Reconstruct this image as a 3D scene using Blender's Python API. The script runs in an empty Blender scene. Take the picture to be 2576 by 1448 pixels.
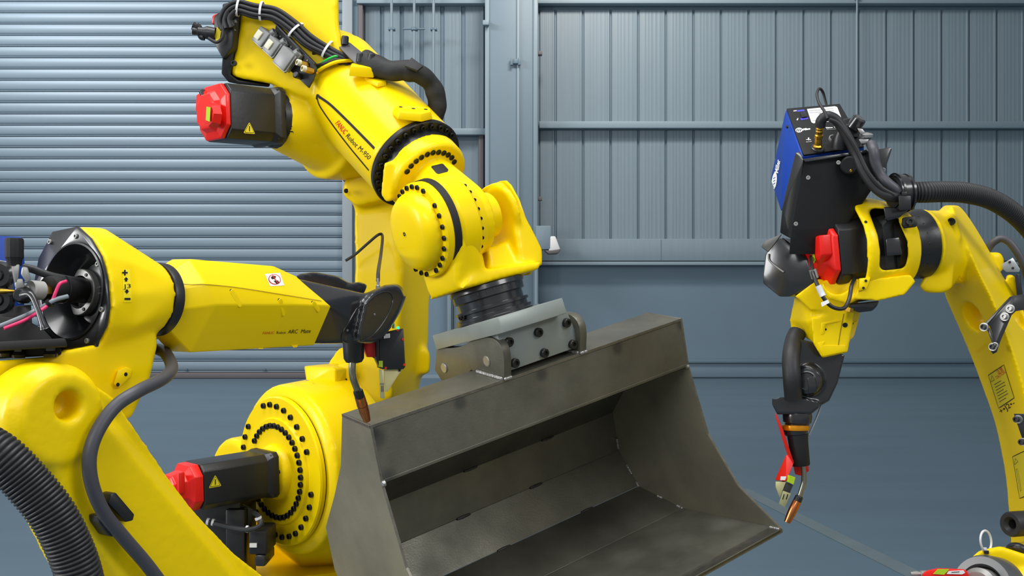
import bpy, bmesh, math, random
from mathutils import Vector, Matrix, Euler
from mathutils.bvhtree import BVHTree
random.seed(7)
V = Vector
sc = bpy.context.scene
C = sc.collection
PI = math.pi

# ------------------------------------------------------------------ camera, world, lights, exposure
F, CX, CY, CZ = 2600.0, 1288.0, 724.0, 1.7
cam_d = bpy.data.cameras.new('camera'); cam = bpy.data.objects.new('camera', cam_d); C.objects.link(cam)
cam.location = (0, 0, CZ); cam.rotation_euler = (PI/2, 0, 0)
cam_d.sensor_width = 36.0; cam_d.lens = 36.0*F/2576.0; cam_d.clip_start = 0.05; cam_d.clip_end = 200
sc.camera = cam
sc.view_settings.view_transform = 'Standard'; sc.view_settings.look = 'None'
sc.view_settings.gamma = 1.0; sc.view_settings.exposure = 0.0; sc.view_settings.use_curve_mapping = False
world = bpy.data.worlds.new('hall_light'); sc.world = world; world.use_nodes = True
world.node_tree.nodes['Background'].inputs['Color'].default_value = (0.93, 0.97, 1.0, 1)
world.node_tree.nodes['Background'].inputs['Strength'].default_value = 0.43
def area(name, loc, target, sx, sy, power, col=(1, 1, 1)):
    l = bpy.data.lights.new(name, 'AREA'); l.shape = 'RECTANGLE'; l.size = sx; l.size_y = sy; l.energy = power; l.color = col
    o = bpy.data.objects.new(name, l); C.objects.link(o); o.location = loc
    o.rotation_euler = (V(target) - V(loc)).to_track_quat('-Z', 'Y').to_euler()
    return o
area('hall_lamp_overhead', (-0.6, 2.2, 6.2), (0.0, 3.6, 1.2), 5.0, 2.2, 275)
area('hall_lamp_front', (-2.6, -3.2, 4.6), (0.2, 3.6, 1.2), 4.0, 1.6, 140)
area('hall_lamp_left', (-8.5, .2, 3.2), (0.4, 3.6, 1.2), 2.2, 3.2, 430)
area('hall_lamp_right', (4.5, -0.5, 4.8), (0.8, 3.5, 1.2), 2.5, 1.2, 110)
area('hall_lamp_wall', (-9.5, 13.0, 9.5), (-6.5, 19.5, 3.5), 6.0, 1.5, 800, (0.97, 0.98, 1.0))
area('hall_lamp_wall_centre', (1.5, 14.5, 9.5), (2.0, 19.5, 5.0), 3.0, 1.0, 420, (1.0, 0.93, 0.86))

# ------------------------------------------------------------------ picture measurement helpers
def P(x, y, d): return V(((x-CX)/F*d, d, CZ-(y-CY)/F*d))
def Q(x, y, O, n):
    r = V(((x-CX)/F, 1.0, -(y-CY)/F)); r0 = V((0, 0, CZ))
    return r0 + r*((V(O)-r0).dot(n)/r.dot(n))
def proj(p): return (CX+F*p[0]/p[1], CY-F*(p[2]-CZ)/p[1])
def N(*a): return V(a).normalized()
def perp(n):
    n = V(n).normalized(); a = V((0, 0, 1)) if abs(n.z) < .9 else V((0, 1, 0))
    e1 = (a - n*a.dot(n)).normalized(); return e1, n.cross(e1)

def along(O, n, px):
    k = (px-CX)/F; return (k*O[1]-O[0])/(n[0]-k*n[1])
def solve_d(px, py, O, n):
    # depth at which the line from that picture point to O is square to n
    lo = None
    for i in range(2000):
        d = O[1]-1+i*.001; e = abs((V(O)-P(px, py, d)).normalized().dot(n))
        if lo is None or e < lo[0]: lo = (e, d)
    return P(px, py, lo[1])
# ------------------------------------------------------------------ materials
MATS = {}
def s2l(c): return tuple(((x/255)/12.92 if x/255 <= .04045 else ((x/255+.055)/1.055)**2.4) for x in c)
def mat(name, rgb, rough=.5, metal=0.0, spec=.5, coat=0.0, var=0.0, vscale=6.0, bump=0.0, bscale=60.0, lin=False, stretch=(1, 1, 1), rgb2=None, coat_rough=.1):
    m = bpy.data.materials.new(name); m.use_nodes = True; nt = m.node_tree; b = nt.nodes['Principled BSDF']
    col = tuple(rgb) if lin else s2l(rgb)
    b.inputs['Base Color'].default_value = (*col, 1); b.inputs['Roughness'].default_value = rough
    b.inputs['Metallic'].default_value = metal; b.inputs['Specular IOR Level'].default_value = spec
    b.inputs['Coat Weight'].default_value = coat; b.inputs['Coat Roughness'].default_value = coat_rough
    if var or bump:
        tc = nt.nodes.new('ShaderNodeTexCoord'); mp = nt.nodes.new('ShaderNodeMapping'); mp.inputs['Scale'].default_value = stretch
        nt.links.new(tc.outputs['Object'], mp.inputs['Vector'])
    if var:
        nz = nt.nodes.new('ShaderNodeTexNoise'); nz.inputs['Scale'].default_value = vscale; nz.inputs['Detail'].default_value = 6; nz.inputs['Roughness'].default_value = .6
        nt.links.new(mp.outputs[0], nz.inputs['Vector'])
        mx = nt.nodes.new('ShaderNodeMix'); mx.data_type = 'RGBA'
        rp = nt.nodes.new('ShaderNodeValToRGB'); rp.color_ramp.elements[0].position = .35; rp.color_ramp.elements[1].position = .68
        c2 = (tuple(rgb2) if lin else s2l(rgb2)) if rgb2 else tuple(x*(1-var) for x in col)
        mx.inputs['A'].default_value = (*col, 1); mx.inputs['B'].default_value = (*c2, 1)
        nt.links.new(nz.outputs['Fac'], rp.inputs['Fac']); nt.links.new(rp.outputs['Color'], mx.inputs['Factor'])
        nt.links.new(mx.outputs['Result'], b.inputs['Base Color'])
    if bump:
        n2 = nt.nodes.new('ShaderNodeTexNoise'); n2.inputs['Scale'].default_value = bscale; n2.inputs['Detail'].default_value = 3
        nt.links.new(mp.outputs[0], n2.inputs['Vector'])
        bp = nt.nodes.new('ShaderNodeBump'); bp.inputs['Strength'].default_value = bump; bp.inputs['Distance'].default_value = .004
        nt.links.new(n2.outputs['Fac'], bp.inputs['Height']); nt.links.new(bp.outputs['Normal'], b.inputs['Normal'])
    MATS[name] = m
    return m
def emit(name, rgb, s):
    m = mat(name, rgb); b = m.node_tree.nodes['Principled BSDF']
    b.inputs['Emission Color'].default_value = (*s2l(rgb), 1); b.inputs['Emission Strength'].default_value = s; return m
YEL = (0.90, 0.64, 0.0)
yel = mat('yellow_paint', YEL, .36, spec=.16, coat=.10, coat_rough=.12, lin=True, bump=.05, bscale=25)
yel2 = mat('yellow_cast_paint', YEL, .38, spec=.18, coat=.10, coat_rough=.18, lin=True, bump=.25, bscale=45)
blk = mat('black_paint', (26, 27, 29), .38, spec=.5, bump=.08, bscale=80)
blkm = mat('black_matte', (24, 24, 25), .6, spec=.35)
blkg = mat('black_gloss_plastic', (34, 35, 38), .25, spec=.55, coat=.3)
bolt_m = mat('black_bolt', (22, 22, 22), .4, .3, spec=.5)
rub = mat('black_rubber', (38, 38, 40), .5, spec=.4, bump=.1, bscale=120)
cabm = mat('grey_cable', (70, 70, 76), .45, spec=.45)
red = mat('red_plastic', (225, 20, 8), .4, spec=.4, coat=.15)
redd = mat('red_paint', (200, 25, 10), .4, spec=.4)
steel = mat('zinc_steel', (168, 168, 166), .42, .8)
alu = mat('cast_aluminium', (146, 146, 143), .45, .5, bump=.1)
grey = mat('grey_adapter_paint', (140, 147, 143), .38, .15, spec=.45, var=.12, vscale=9)
greyh = mat('grey_connector_hood', (128, 130, 128), .42, .2)
cream = mat('cream_insert', (205, 203, 178), .5)
brass = mat('brass', (205, 160, 60), .28, 1.0)
copper = mat('copper', (205, 125, 75), .28, 1.0, var=.2, vscale=40)
blue = mat('blue_paint', (0, 56, 150), .42, spec=.3)
white = mat('white_label', (228, 228, 225), .5)
whitep = mat('white_plastic', (215, 215, 215), .4)
ylab = mat('yellow_label', (225, 205, 20), .5)
glab = mat('green_yellow_label', (170, 200, 20), .5)
ink = mat('black_ink', (12, 12, 12), .5)
rink = mat('red_ink', (205, 30, 15), .5)
pink = mat('pink_wire', (235, 50, 110), .45)
green = mat('green_wire', (20, 170, 50), .4)
amber = mat('amber_ring', (215, 140, 10), .3, .5)
zinc = mat('zinc_chromate_plate', (190, 185, 135), .38, .6)
led = emit('green_led', (30, 255, 120), 3)
# raw rolled steel of the bucket
def raw_steel():
    m = mat('raw_steel', (120, 118, 106), .42, .62, spec=.45, var=.3, vscale=3.2, rgb2=(94, 93, 84), bump=.12, bscale=160)
    nt = m.node_tree; b = nt.nodes['Principled BSDF']
    tc = nt.nodes.new('ShaderNodeTexCoord'); nz = nt.nodes.new('ShaderNodeTexNoise'); nz.inputs['Scale'].default_value = 5.5; nz.inputs['Detail'].default_value = 8
    nt.links.new(tc.outputs['Object'], nz.inputs['Vector'])
    mr = nt.nodes.new('ShaderNodeMapRange'); mr.inputs['From Min'].default_value = .3; mr.inputs['From Max'].default_value = .7
    mr.inputs['To Min'].default_value = .34; mr.inputs['To Max'].default_value = .6
    nt.links.new(nz.outputs['Fac'], mr.inputs['Value']); nt.links.new(mr.outputs[0], b.inputs['Roughness'])
    return m
raw = raw_steel()
raws = mat('mill_finish_steel', (146, 141, 122), .45, .32, spec=.45, var=.3, vscale=2.6, rgb2=(118, 115, 102), bump=.12, bscale=160)
burn = mat('weld_burn_steel', (70, 70, 72), .4, .6, var=.3, vscale=30)
weldm = mat('weld_bead', (165, 163, 160), .34, .7, bump=.3, bscale=160)
rawedge = mat('cut_steel_edge', (126, 122, 112), .4, .6, var=.3, vscale=40)
wallm = mat('blue_grey_cladding', (124, 141, 151), .42, .0, spec=.45, var=.06, vscale=2.0, stretch=(8, 1, .4))
wallb = mat('blue_grey_wall', (108, 130, 144), .55, var=.05, vscale=1.0)
seamm = mat('cladding_seam', (96, 118, 131), .5)
shutm = mat('shutter_steel', (131, 148, 160), .42, .1, spec=.45, var=.06, vscale=1.2, stretch=(.3, 1, 6))
shutd = mat('shutter_joint', (84, 108, 124), .5)
brn = mat('brown_grey_rubber', (104, 98, 100), .6)
trimm = mat('grey_steel_trim', (128, 146, 156), .5)
colm = mat('column_paint', (110, 129, 141), .5, var=.05, vscale=1.5)
linem = mat('floor_line_paint', (104, 118, 124), .5, var=.15, vscale=3)
def floor_mat():
    m = mat('painted_concrete', (92, 112, 126), .36, spec=.4, var=.10, vscale=.9, stretch=(.35, 1.6, 1), rgb2=(86, 105, 118))
    return m
floorm = floor_mat()

# ------------------------------------------------------------------ mesh builders (each returns a bmesh in world space)
def bm_join(bms):
    out = bmesh.new()
    for b in bms:
        me = bpy.data.meshes.new('tmp'); b.to_mesh(me); b.free(); out.from_mesh(me); bpy.data.meshes.remove(me)
    return out
def lat(O, n, prof, seg=48, e1=None, sy=1.0):
    """solid of revolution about axis n through O; prof = [(t along n, radius)], closed at both ends"""
    O = V(O); n = V(n).normalized()
    if e1 is None: e1, e2 = perp(n)
    else: e1 = (e1 - n*e1.dot(n)).normalized(); e2 = n.cross(e1)
    bm = bmesh.new(); rings = []
    for t, r in prof:
        if r <= 1e-6: rings.append([bm.verts.new(O+n*t)])
        else: rings.append([bm.verts.new(O+n*t+(e1*math.cos(2*PI*k/seg)+e2*math.sin(2*PI*k/seg)*sy)*r) for k in range(seg)])
    for a, b in zip(rings, rings[1:]):
        for k in range(seg):
            k2 = (k+1) % seg
            if len(a) == 1 and len(b) == 1: continue
            if len(a) == 1: bm.faces.new((a[0], b[k], b[k2]))
            elif len(b) == 1: bm.faces.new((a[k], b[0], a[k2]))
            else: bm.faces.new((a[k], b[k], b[k2], a[k2]))
    if len(rings[0]) > 1: bm.faces.new(rings[0])
    if len(rings[-1]) > 1: bm.faces.new(list(reversed(rings[-1])))
    bmesh.ops.recalc_face_normals(bm, faces=bm.faces)
    return bm
def ringsolid(O, n, prof, seg=48):
    """solid of revolution with a bore: prof is a closed loop of (t, r)"""
    O = V(O); n = V(n).normalized(); e1, e2 = perp(n); bm = bmesh.new(); rings = []
    for t, r in prof:
        rings.append([bm.verts.new(O+n*t+(e1*math.cos(2*PI*k/seg)+e2*math.sin(2*PI*k/seg))*r) for k in range(seg)])
    for i in range(len(rings)):
        a, b = rings[i], rings[(i+1) % len(rings)]
        for k in range(seg): bm.faces.new((a[k], b[k], b[(k+1) % seg], a[(k+1) % seg]))
    bmesh.ops.recalc_face_normals(bm, faces=bm.faces)
    return bm
def prism(pts, vec, bev=0.0, seg=2):
    bm = bmesh.new(); vs = [bm.verts.new(p) for p in pts]; f = bm.faces.new(vs)
    r = bmesh.ops.extrude_face_region(bm, geom=[f]); nv = [g for g in r['geom'] if isinstance(g, bmesh.types.BMVert)]
    bmesh.ops.translate(bm, verts=nv, vec=vec)
    bmesh.ops.recalc_face_normals(bm, faces=bm.faces)
    if bev: bmesh.ops.bevel(bm, geom=list(bm.edges), offset=bev, segments=seg, affect='EDGES', profile=.5, clamp_overlap=True)
    return bm
def plate(pp, O, n, th, bev=0.0, seg=2):
    """outline measured on the plane through O with normal n, thickness th along n"""
    n = V(n).normalized()
    return prism([Q(x, y, O, n) for x, y in pp], n*th, bev, seg)
def smooth_poly(pts, it=2):
    for _ in range(it):
        o = []
        for i in range(len(pts)):
            a = pts[i]; b = pts[(i+1) % len(pts)]
            o.append(tuple(a[k]*.75+b[k]*.25 for k in range(len(a)))); o.append(tuple(a[k]*.25+b[k]*.75 for k in range(len(a))))
        pts = o
    return pts
def hull(pts, bev=0.0, seg=2):
    bm = bmesh.new()
    for p in pts: bm.verts.new(p)
    r = bmesh.ops.convex_hull(bm, input=bm.verts)
    junk = [g for g in r['geom_interior'] + r['geom_unused'] if isinstance(g, bmesh.types.BMVert) and g.is_valid]
    if junk: bmesh.ops.delete(bm, geom=list(set(junk)), context='VERTS')
    bmesh.ops.dissolve_limit(bm, angle_limit=.01, verts=bm.verts, edges=bm.edges)
    bmesh.ops.recalc_face_normals(bm, faces=bm.faces)
    if bev: bmesh.ops.bevel(bm, geom=list(bm.edges), offset=bev, segments=seg, affect='EDGES', profile=.5, clamp_overlap=True)
    return bm
def disc(O, n, R, k=28):
    O = V(O); e1, e2 = perp(n)
    return [O+(e1*math.cos(2*PI*i/k)+e2*math.sin(2*PI*i/k))*R for i in range(k)]
def box(O, ex, ey, ez, bev=0.0, seg=2):
    """box centred at O with half-extent vectors"""
    O = V(O); return hull([O+ex*a+ey*b+ez*c for a in (-1, 1) for b in (-1, 1) for c in (-1, 1)], bev, seg)
def abox(x0, x1, y0, y1, z0, z1, bev=0.0):
    return hull([(x, y, z) for x in (x0, x1) for y in (y0, y1) for z in (z0, z1)], bev)
def loft(rings, bev=0.0):
    bm = bmesh.new(); R = [[bm.verts.new(p) for p in r] for r in rings]; k = len(R[0])
    for a, b in zip(R, R[1:]):
        for i in range(k): bm.faces.new((a[i], b[i], b[(i+1) % k], a[(i+1) % k]))
    bm.faces.new(R[0]); bm.faces.new(list(reversed(R[-1])))
    bmesh.ops.recalc_face_normals(bm, faces=bm.faces)
    if bev: bmesh.ops.bevel(bm, geom=list(bm.edges), offset=bev, segments=3, affect='EDGES', profile=.5, clamp_overlap=True)
    return bm
def crom(pts, n=8):
    pts = [V(p) for p in pts]; q = [pts[0]*2-pts[1]] + pts + [pts[-1]*2-pts[-2]]; out = []
    for i in range(1, len(q)-2):
        a, b, c, d = q[i-1:i+3]
        for k in range(n):
            t = k/n; out.append(.5*((2*b)+(c-a)*t+(2*a-5*b+4*c-d)*t*t+(3*b-a-3*c+d)*t**3))
    out.append(q[-2]); return out
def tube(pts, r, seg=12, n=8, rf=None, raw_path=False):
    """round tube along a smooth path; r radius or function of 0..1"""
    path = pts if raw_path else crom(pts, n); bm = bmesh.new(); rings = []
    T = [(path[min(i+1, len(path)-1)]-path[max(i-1, 0)]).normalized() for i in range(len(path))]
    e = perp(T[0])[0]
    for i, p in enumerate(path):
        e = (e - T[i]*e.dot(T[i])).normalized(); f = T[i].cross(e); rr = rf(i/(len(path)-1)) if rf else r
        rings.append([bm.verts.new(p+(e*math.cos(2*PI*k/seg)+f*math.sin(2*PI*k/seg))*rr) for k in range(seg)])
    for a, b in zip(rings, rings[1:]):
        for k in range(seg): bm.faces.new((a[k], b[k], b[(k+1) % seg], a[(k+1) % seg]))
    bm.faces.new(rings[0]); bm.faces.new(list(reversed(rings[-1])))
    bmesh.ops.recalc_face_normals(bm, faces=bm.faces)
    return bm
def corrugated(pts, r, pitch, depth, seg=20):
    base = crom(pts, 24); L = [0]
    for a, b in zip(base, base[1:]): L.append(L[-1]+(b-a).length)
    step = pitch/6; m = int(L[-1]/step); path = []; j = 0
    for i in range(m+1):
        s = i*step
        while j < len(L)-2 and L[j+1] < s: j += 1
        t = (s-L[j])/max(1e-9, L[j+1]-L[j]); path.append(base[j].lerp(base[j+1], min(1, t)))
    return tube(path, r, seg, raw_path=True, rf=lambda t: r - depth*(0.5-0.5*math.cos(2*PI*t*m/6))**2.4)
# ------------------------------------------------------------------ object makers
def finish(name, me, m, parent, ang=32, smooth=True):
    o = bpy.data.objects.new(name, me); C.objects.link(o)
    if m: me.materials.append(m)
    if smooth and len(me.polygons):
        me.polygons.foreach_set('use_smooth', [True]*len(me.polygons)); me.set_sharp_from_angle(angle=math.radians(ang))
    if parent: o.parent = parent; o.matrix_parent_inverse = pinv(parent)
    return o
MW = {}
def mw(o):
    return MW.get(o.name) or Matrix()
def pinv(p):
    return mw(p).inverted()
def obj(name, bm, m, parent=None, ang=32, smooth=True):
    if isinstance(bm, list): bm = bm_join(bm)
    me = bpy.data.meshes.new(name); bm.to_mesh(me); bm.free()
    return finish(name, me, m, parent, ang, smooth)
def tag(o, label=None, cat=None, group=None, kind=None):
    if label: o['label'] = label
    if cat: o['category'] = cat
    if group: o['group'] = group
    if kind: o['kind'] = kind
    return o
def thing(name, label, cat, loc, group=None):
    o = bpy.data.objects.new(name, None); C.objects.link(o); o.location = loc; o.empty_display_size = .1
    MW[o.name] = Matrix.Translation(loc); return tag(o, label, cat, group)
def mesh_obj(name, bm):
    if isinstance(bm, list): bm = bm_join(bm)
    me = bpy.data.meshes.new(name); bm.to_mesh(me); bm.free(); o = bpy.data.objects.new(name, me); C.objects.link(o); return o
def cast(name, pos, m, parent, voxel=.006, it=6, neg=None, fac=.5, ang=60):
    """fuse overlapping solids into one cast body with fillets; neg = solids cut away"""
    o = mesh_obj('tmp', pos); tmp = [o]
    r = o.modifiers.new('r', 'REMESH'); r.mode = 'VOXEL'; r.voxel_size = voxel
    for nb in (neg or []):
        n = mesh_obj('tmpn', nb); tmp.append(n); b = o.modifiers.new('b', 'BOOLEAN'); b.operation = 'DIFFERENCE'; b.object = n; b.solver = 'EXACT'
    if neg: r2 = o.modifiers.new('r2', 'REMESH'); r2.mode = 'VOXEL'; r2.voxel_size = voxel
    if it: s = o.modifiers.new('s', 'SMOOTH'); s.factor = fac; s.iterations = it
    dg = bpy.context.evaluated_depsgraph_get(); me = bpy.data.meshes.new_from_object(o.evaluated_get(dg)); me.name = name
    for t in tmp: bpy.data.objects.remove(t)
    me.materials.clear()
    return finish(name, me, m, parent, ang)
def boolean(name, pos, neg, m, parent, ang=32, bev=0):
    o = mesh_obj('tmp', pos); tmp = [o]
    for nb in neg:
        n = mesh_obj('tmpn', nb); tmp.append(n); b = o.modifiers.new('b', 'BOOLEAN'); b.operation = 'DIFFERENCE'; b.object = n; b.solver = 'EXACT'
    if bev: bv = o.modifiers.new('v', 'BEVEL'); bv.width = bev; bv.segments = 2; bv.limit_method = 'ANGLE'
    dg = bpy.context.evaluated_depsgraph_get(); me = bpy.data.meshes.new_from_object(o.evaluated_get(dg)); me.name = name
    for t in tmp: bpy.data.objects.remove(t)
    me.materials.clear()
    return finish(name, me, m, parent, ang)
# bolts share one mesh: socket head cap screw, unit radius, head height 1, axis +z
def _bolt_mesh():
    bm = bmesh.new(); prof = [(0, 1.0), (.85, 1.0), (1.0, .88), (1.0, .55)]; rings = []
    for t, r in prof: rings.append([bm.verts.new((r*math.cos(2*PI*k/12), r*math.sin(2*PI*k/12), t)) for k in range(12)])
    for a, b in zip(rings, rings[1:]):
        for k in range(12): bm.faces.new((a[k], a[(k+1) % 12], b[(k+1) % 12], b[k]))
    top = rings[-1]; bot = [bm.verts.new((v.co.x, v.co.y, .5)) for v in top]
    for k in range(12): bm.faces.new((top[k], top[(k+1) % 12], bot[(k+1) % 12], bot[k]))
    bm.faces.new(bot)
    me = bpy.data.meshes.new('bolt'); bm.to_mesh(me); bm.free(); me.polygons.foreach_set('use_smooth', [True]*len(me.polygons)); me.set_sharp_from_angle(angle=.6); return me
BOLT = {}
def bolt(parent, p, n, r, m=None, h=1.0, name='bolt'):
    m = m or bolt_m
    if m.name not in BOLT:
        me = _bolt_mesh(); me.materials.append(m); BOLT[m.name] = me
    o = bpy.data.objects.new(name, BOLT[m.name]); C.objects.link(o); n = V(n).normalized()
    M = Matrix.Translation(p) @ n.to_track_quat('Z', 'Y').to_matrix().to_4x4() @ Matrix.Diagonal((r, r, r*h, 1))
    if parent: o.parent = parent; o.matrix_parent_inverse = pinv(parent)
    o.matrix_basis = M
    return o
def bolt_ring(parent, O, n, R, angs, r, m=None, e1=None, h=1.0):
    n = V(n).normalized()
    if e1 is None: e1 = perp(n)[0]
    e2 = n.cross(e1)
    for a in angs: bolt(parent, V(O)+(e1*math.cos(math.radians(a))+e2*math.sin(math.radians(a)))*R, n, r, m, h)
# flat print laid on a surface
def bvh(*objs):
    out = []
    for o in objs:
        out.append(BVHTree.FromPolygons([mw(o.parent if False else o) @ v.co for v in o.data.vertices], [tuple(p.vertices) for p in o.data.polygons]))
    return out
def lay(bm, trees, n, off=.0012):
    """drop a flat print onto the real surface along -n"""
    for v in bm.verts:
        best = None
        for t in trees:
            h = t.ray_cast(v.co+n*.25, -n)
            if h[0] is not None and (best is None or (h[0]-v.co).dot(n) > best): best = (h[0]-v.co).dot(n)
        if best is not None: v.co += n*(best+off)
    return bm
def text_bm(s, O, ex, ey, size, shear=0.0, bold=0.0, sub=0):
    cu = bpy.data.curves.new('t', 'FONT'); cu.body = s; cu.size = size; cu.shear = shear; cu.offset = bold; cu.resolution_u = 3
    o = bpy.data.objects.new('t', cu); C.objects.link(o)
    dg = bpy.context.evaluated_depsgraph_get(); me = bpy.data.meshes.new_from_object(o.evaluated_get(dg)); bpy.data.objects.remove(o)
    bm = bmesh.new(); bm.from_mesh(me); bpy.data.meshes.remove(me)
    if len(bm.verts):
        ex = V(ex).normalized(); ey = V(ey).normalized()
        for v in bm.verts: v.co = V(O)+ex*v.co.x+ey*v.co.y
    return bm
def grid_poly(bm, cuts=1):
    bmesh.ops.triangulate(bm, faces=bm.faces)
    for _ in range(cuts): bmesh.ops.subdivide_edges(bm, edges=bm.edges, cuts=1, use_grid_fill=True)
    return bm
def flat(pts, sub=2):
    bm = bmesh.new(); bm.faces.new([bm.verts.new(p) for p in pts]); return grid_poly(bm, sub) if sub else bm
def strip(path, w, n, closed=False):
    """flat ribbon of width w along path"""
    bm = bmesh.new(); k = len(path); L = []
    for i, p in enumerate(path):
        a = path[(i-1) % k] if (closed or i) else p; b = path[(i+1) % k] if (closed or i < k-1) else p
        t = (b-a).normalized(); s = n.cross(t).normalized()*w/2; L.append((bm.verts.new(p+s), bm.verts.new(p-s)))
    for i in range(k if closed else k-1):
        a, b = L[i], L[(i+1) % k]; bm.faces.new((a[0], a[1], b[1], b[0]))
    return bm
EYE = V((0, 0, CZ))
def sight(px, py, trees):
    d_ = (P(px, py, 1)-EYE).normalized(); best = None
    for t in trees:
        h = t.ray_cast(EYE, d_)
        if h[0] is not None and (best is None or h[3] < best[2]): best = (h[0], h[1] if h[1].dot(d_) < 0 else -h[1], h[3])
    return best
def decal(pp, trees, m, off, parent, name, sub_=2):
    # flat print whose outline was measured on the photograph, pressed onto the real surface
    bm = flat([V((x, y, 0)) for x, y in pp], sub_); last = None
    for v in bm.verts:
        h = sight(v.co.x, v.co.y, trees)
        if h: last = h; v.co = h[0]+h[1]*off
        else: v.co = (last[0]+last[1]*off) if last else P(v.co.x, v.co.y, 3)
    return obj(name, bm, m, parent, smooth=False)
def ribbon(pp, w, trees, m, off, parent, name, n=10, closed=False):
    pts = pp if n == 0 else [(q.x, q.y) for q in crom([V((x, y, 0)) for x, y in pp], n)]
    hs = [sight(x, y, trees) for x, y in pts]; hs = [h for h in hs if h]
    bm = bmesh.new(); L = []; k = len(hs)
    for i, h in enumerate(hs):
        a = hs[(i-1) % k][0] if (closed or i) else h[0]; b = hs[(i+1) % k][0] if (closed or i < k-1) else h[0]
        s = h[1].cross((b-a).normalized()).normalized()*w/2; c = h[0]+h[1]*off; L.append((bm.verts.new(c+s), bm.verts.new(c-s)))
    for i in range(k if closed else k-1):
        a, b = L[i], L[(i+1) % k]; bm.faces.new((a[0], a[1], b[1], b[0]))
    return obj(name, bm, m, parent, smooth=False)
def letters(txt, at, m, hpx, parent, trees, off=.0014, shear=0.0, bold=0.0, name='lettering'):
    # print running from picture point at[0] to at[1], cap height hpx
    (x0, y0), (x1, y1) = at; bm = text_bm(txt, V((0, 0, 0)), V((1, 0, 0)), V((0, 1, 0)), 1.0, shear, bold)
    w = max(v.co.x for v in bm.verts); L_ = math.hypot(x1-x0, y1-y0); ex = ((x1-x0)/L_, (y1-y0)/L_); up = (ex[1], -ex[0])
    bmesh.ops.triangulate(bm, faces=bm.faces)
    for v in bm.verts:
        a = v.co.x/w*L_; b = v.co.y/.70*hpx; x = x0+ex[0]*a+up[0]*b; y = y0+ex[1]*a+up[1]*b
        h = sight(x, y, trees)
        v.co = h[0]+h[1]*off if h else P(x, y, 3)
    return obj(name, bm, m, parent, smooth=False)
def warn_triangle(parent, c, ex, ey, size, n, trees=None, base=None):
    """yellow warning triangle label with black inner border"""
    def tri(s): return [c+ey*s*.62, c-ey*s*.42+ex*s*.6, c-ey*s*.42-ex*s*.6]
    def rnd(s):
        t_ = tri(s); o_ = []
        for i in range(3):
            a, b, c_ = t_[i-1], t_[i], t_[(i+1) % 3]; o_ += [b.lerp(a, .16), b.lerp(a, .05)*.5+b.lerp(c_, .05)*.5, b.lerp(c_, .16)]
        return o_
    for s, m, off, nm in ((size, base or ylab, .0006, 'warning_label'), (size*.84, ink, .0010, 'label_border'), (size*.74, base or ylab, .0014, 'label_field')):
        bm = flat(rnd(s), 0)
        if trees: lay(bm, trees, n, off)
        else:
            for v in bm.verts: v.co += n*off
        o = obj(nm, bm, m, parent, smooth=False)
    bm = strip([c+ey*size*.25, c-ey*size*.02, c-ey*size*.2], size*.09, n)
    for v in bm.verts: v.co += n*.002
    if trees: lay(bm, trees, n, .0018)
    obj('warning_mark', bm, ink, parent, smooth=False)
# ------------------------------------------------------------------ the setting
DW = 19.5
def wx(px): return (px-CX)/F*DW
def wz(py): return CZ-(py-CY)/F*DW
def struct(name, bm, m, parent=None, **k):
    o = obj(name, bm, m, parent, **k)
    if not parent: o['kind'] = 'structure'
    return o
struct('floor', abox(-16, 16, -4, DW+.3, -.12, 0), floorm, smooth=False)
struct('wall_right_blocker', abox(10.6, 10.8, 6, DW+.3, -.05, 9.5), wallb, smooth=False)  # unseen wall, added to block ambient light so the right side darkens
# cement plinth wall behind everything
wall = struct('wall_back', [abox(-16, wx(905), DW+.12, DW+.4, -.05, 9.5), abox(wx(905), 16, DW+.12, DW+.4, -.05, 9.5)], wallb, smooth=False)
def panel_bm(x0, x1, z0, z1, y, ribs):
    """one cladding sheet: raised flat pan with fine ribs, side edges folded back"""
    prof = [(x0, y+.03), (x0+.012, y)]
    w = x1-x0
    for r in ribs:
        c = x0+w*r; prof += [(c-.018, y), (c-.006, y-.0022), (c+.006, y-.0022), (c+.018, y)]
    prof += [(x1-.050, y), (x1-.044, y-.008), (x1-.014, y-.008), (x1, y+.03)]
    bm = bmesh.new(); A = [bm.verts.new((a, b, z0)) for a, b in prof]; B = [bm.verts.new((a, b, z1)) for a, b in prof]
    for i in range(len(prof)-1): bm.faces.new((A[i], A[i+1], B[i+1], B[i]))
    return bm
seams = [1398+69.7*i for i in range(18)]
edges = [1358]+seams
for i, s in enumerate(edges[:-1]):
    a = wx(s)+(.014 if i else 0); b = wx(edges[i+1])-.014
    for (t, bo) in ((22, 306), (326, 600)):
        struct('panel', panel_bm(a, b, wz(bo), wz(t), DW+.08, (.22, .34, .46, .62, .78)), wallm, wall, ang=20)
# panels of the narrow bay beside the column
ed2 = [912, 960, 1010, 1060, 1112, 1165, 1222]
for a, b in zip(ed2, ed2[1:]):
    struct('panel', panel_bm(wx(a)+.03, wx(b)-.03, wz(326), wz(12), DW+.08, (.3, .5, .7)), wallm, wall, ang=20)
struct('panel', panel_bm(wx(1140), wx(1205), wz(950), wz(352), DW+.08, (.3, .7)), wallm, wall, ang=20)
def trim(n, px0, px1, py0, py1, y0, y1, m, bev=.01):
    return struct('trim_%d' % n, abox(wx(px0), wx(px1), DW+y0, DW+y1, wz(py1), wz(py0), bev), m)
trim(1, 900, 2760, 2, 14, -.16, .12, trimm)       # header rail
trim(2, 900, 2760, -16, 1, -.10, .12, seamm)
trim(3, 1356, 2760, 308, 325, -.16, .1, trimm)     # girt
trim(4, 1356, 2760, 601, 656, -.10, .12, wallm)    # flashing course above the plinth
trim(5, 1356, 2760, 658, 667, -.14, .12, trimm)
trim(6, 1340, 2760, 903, 912, -.10, .12, seamm)    # plinth ledge lines
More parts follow.
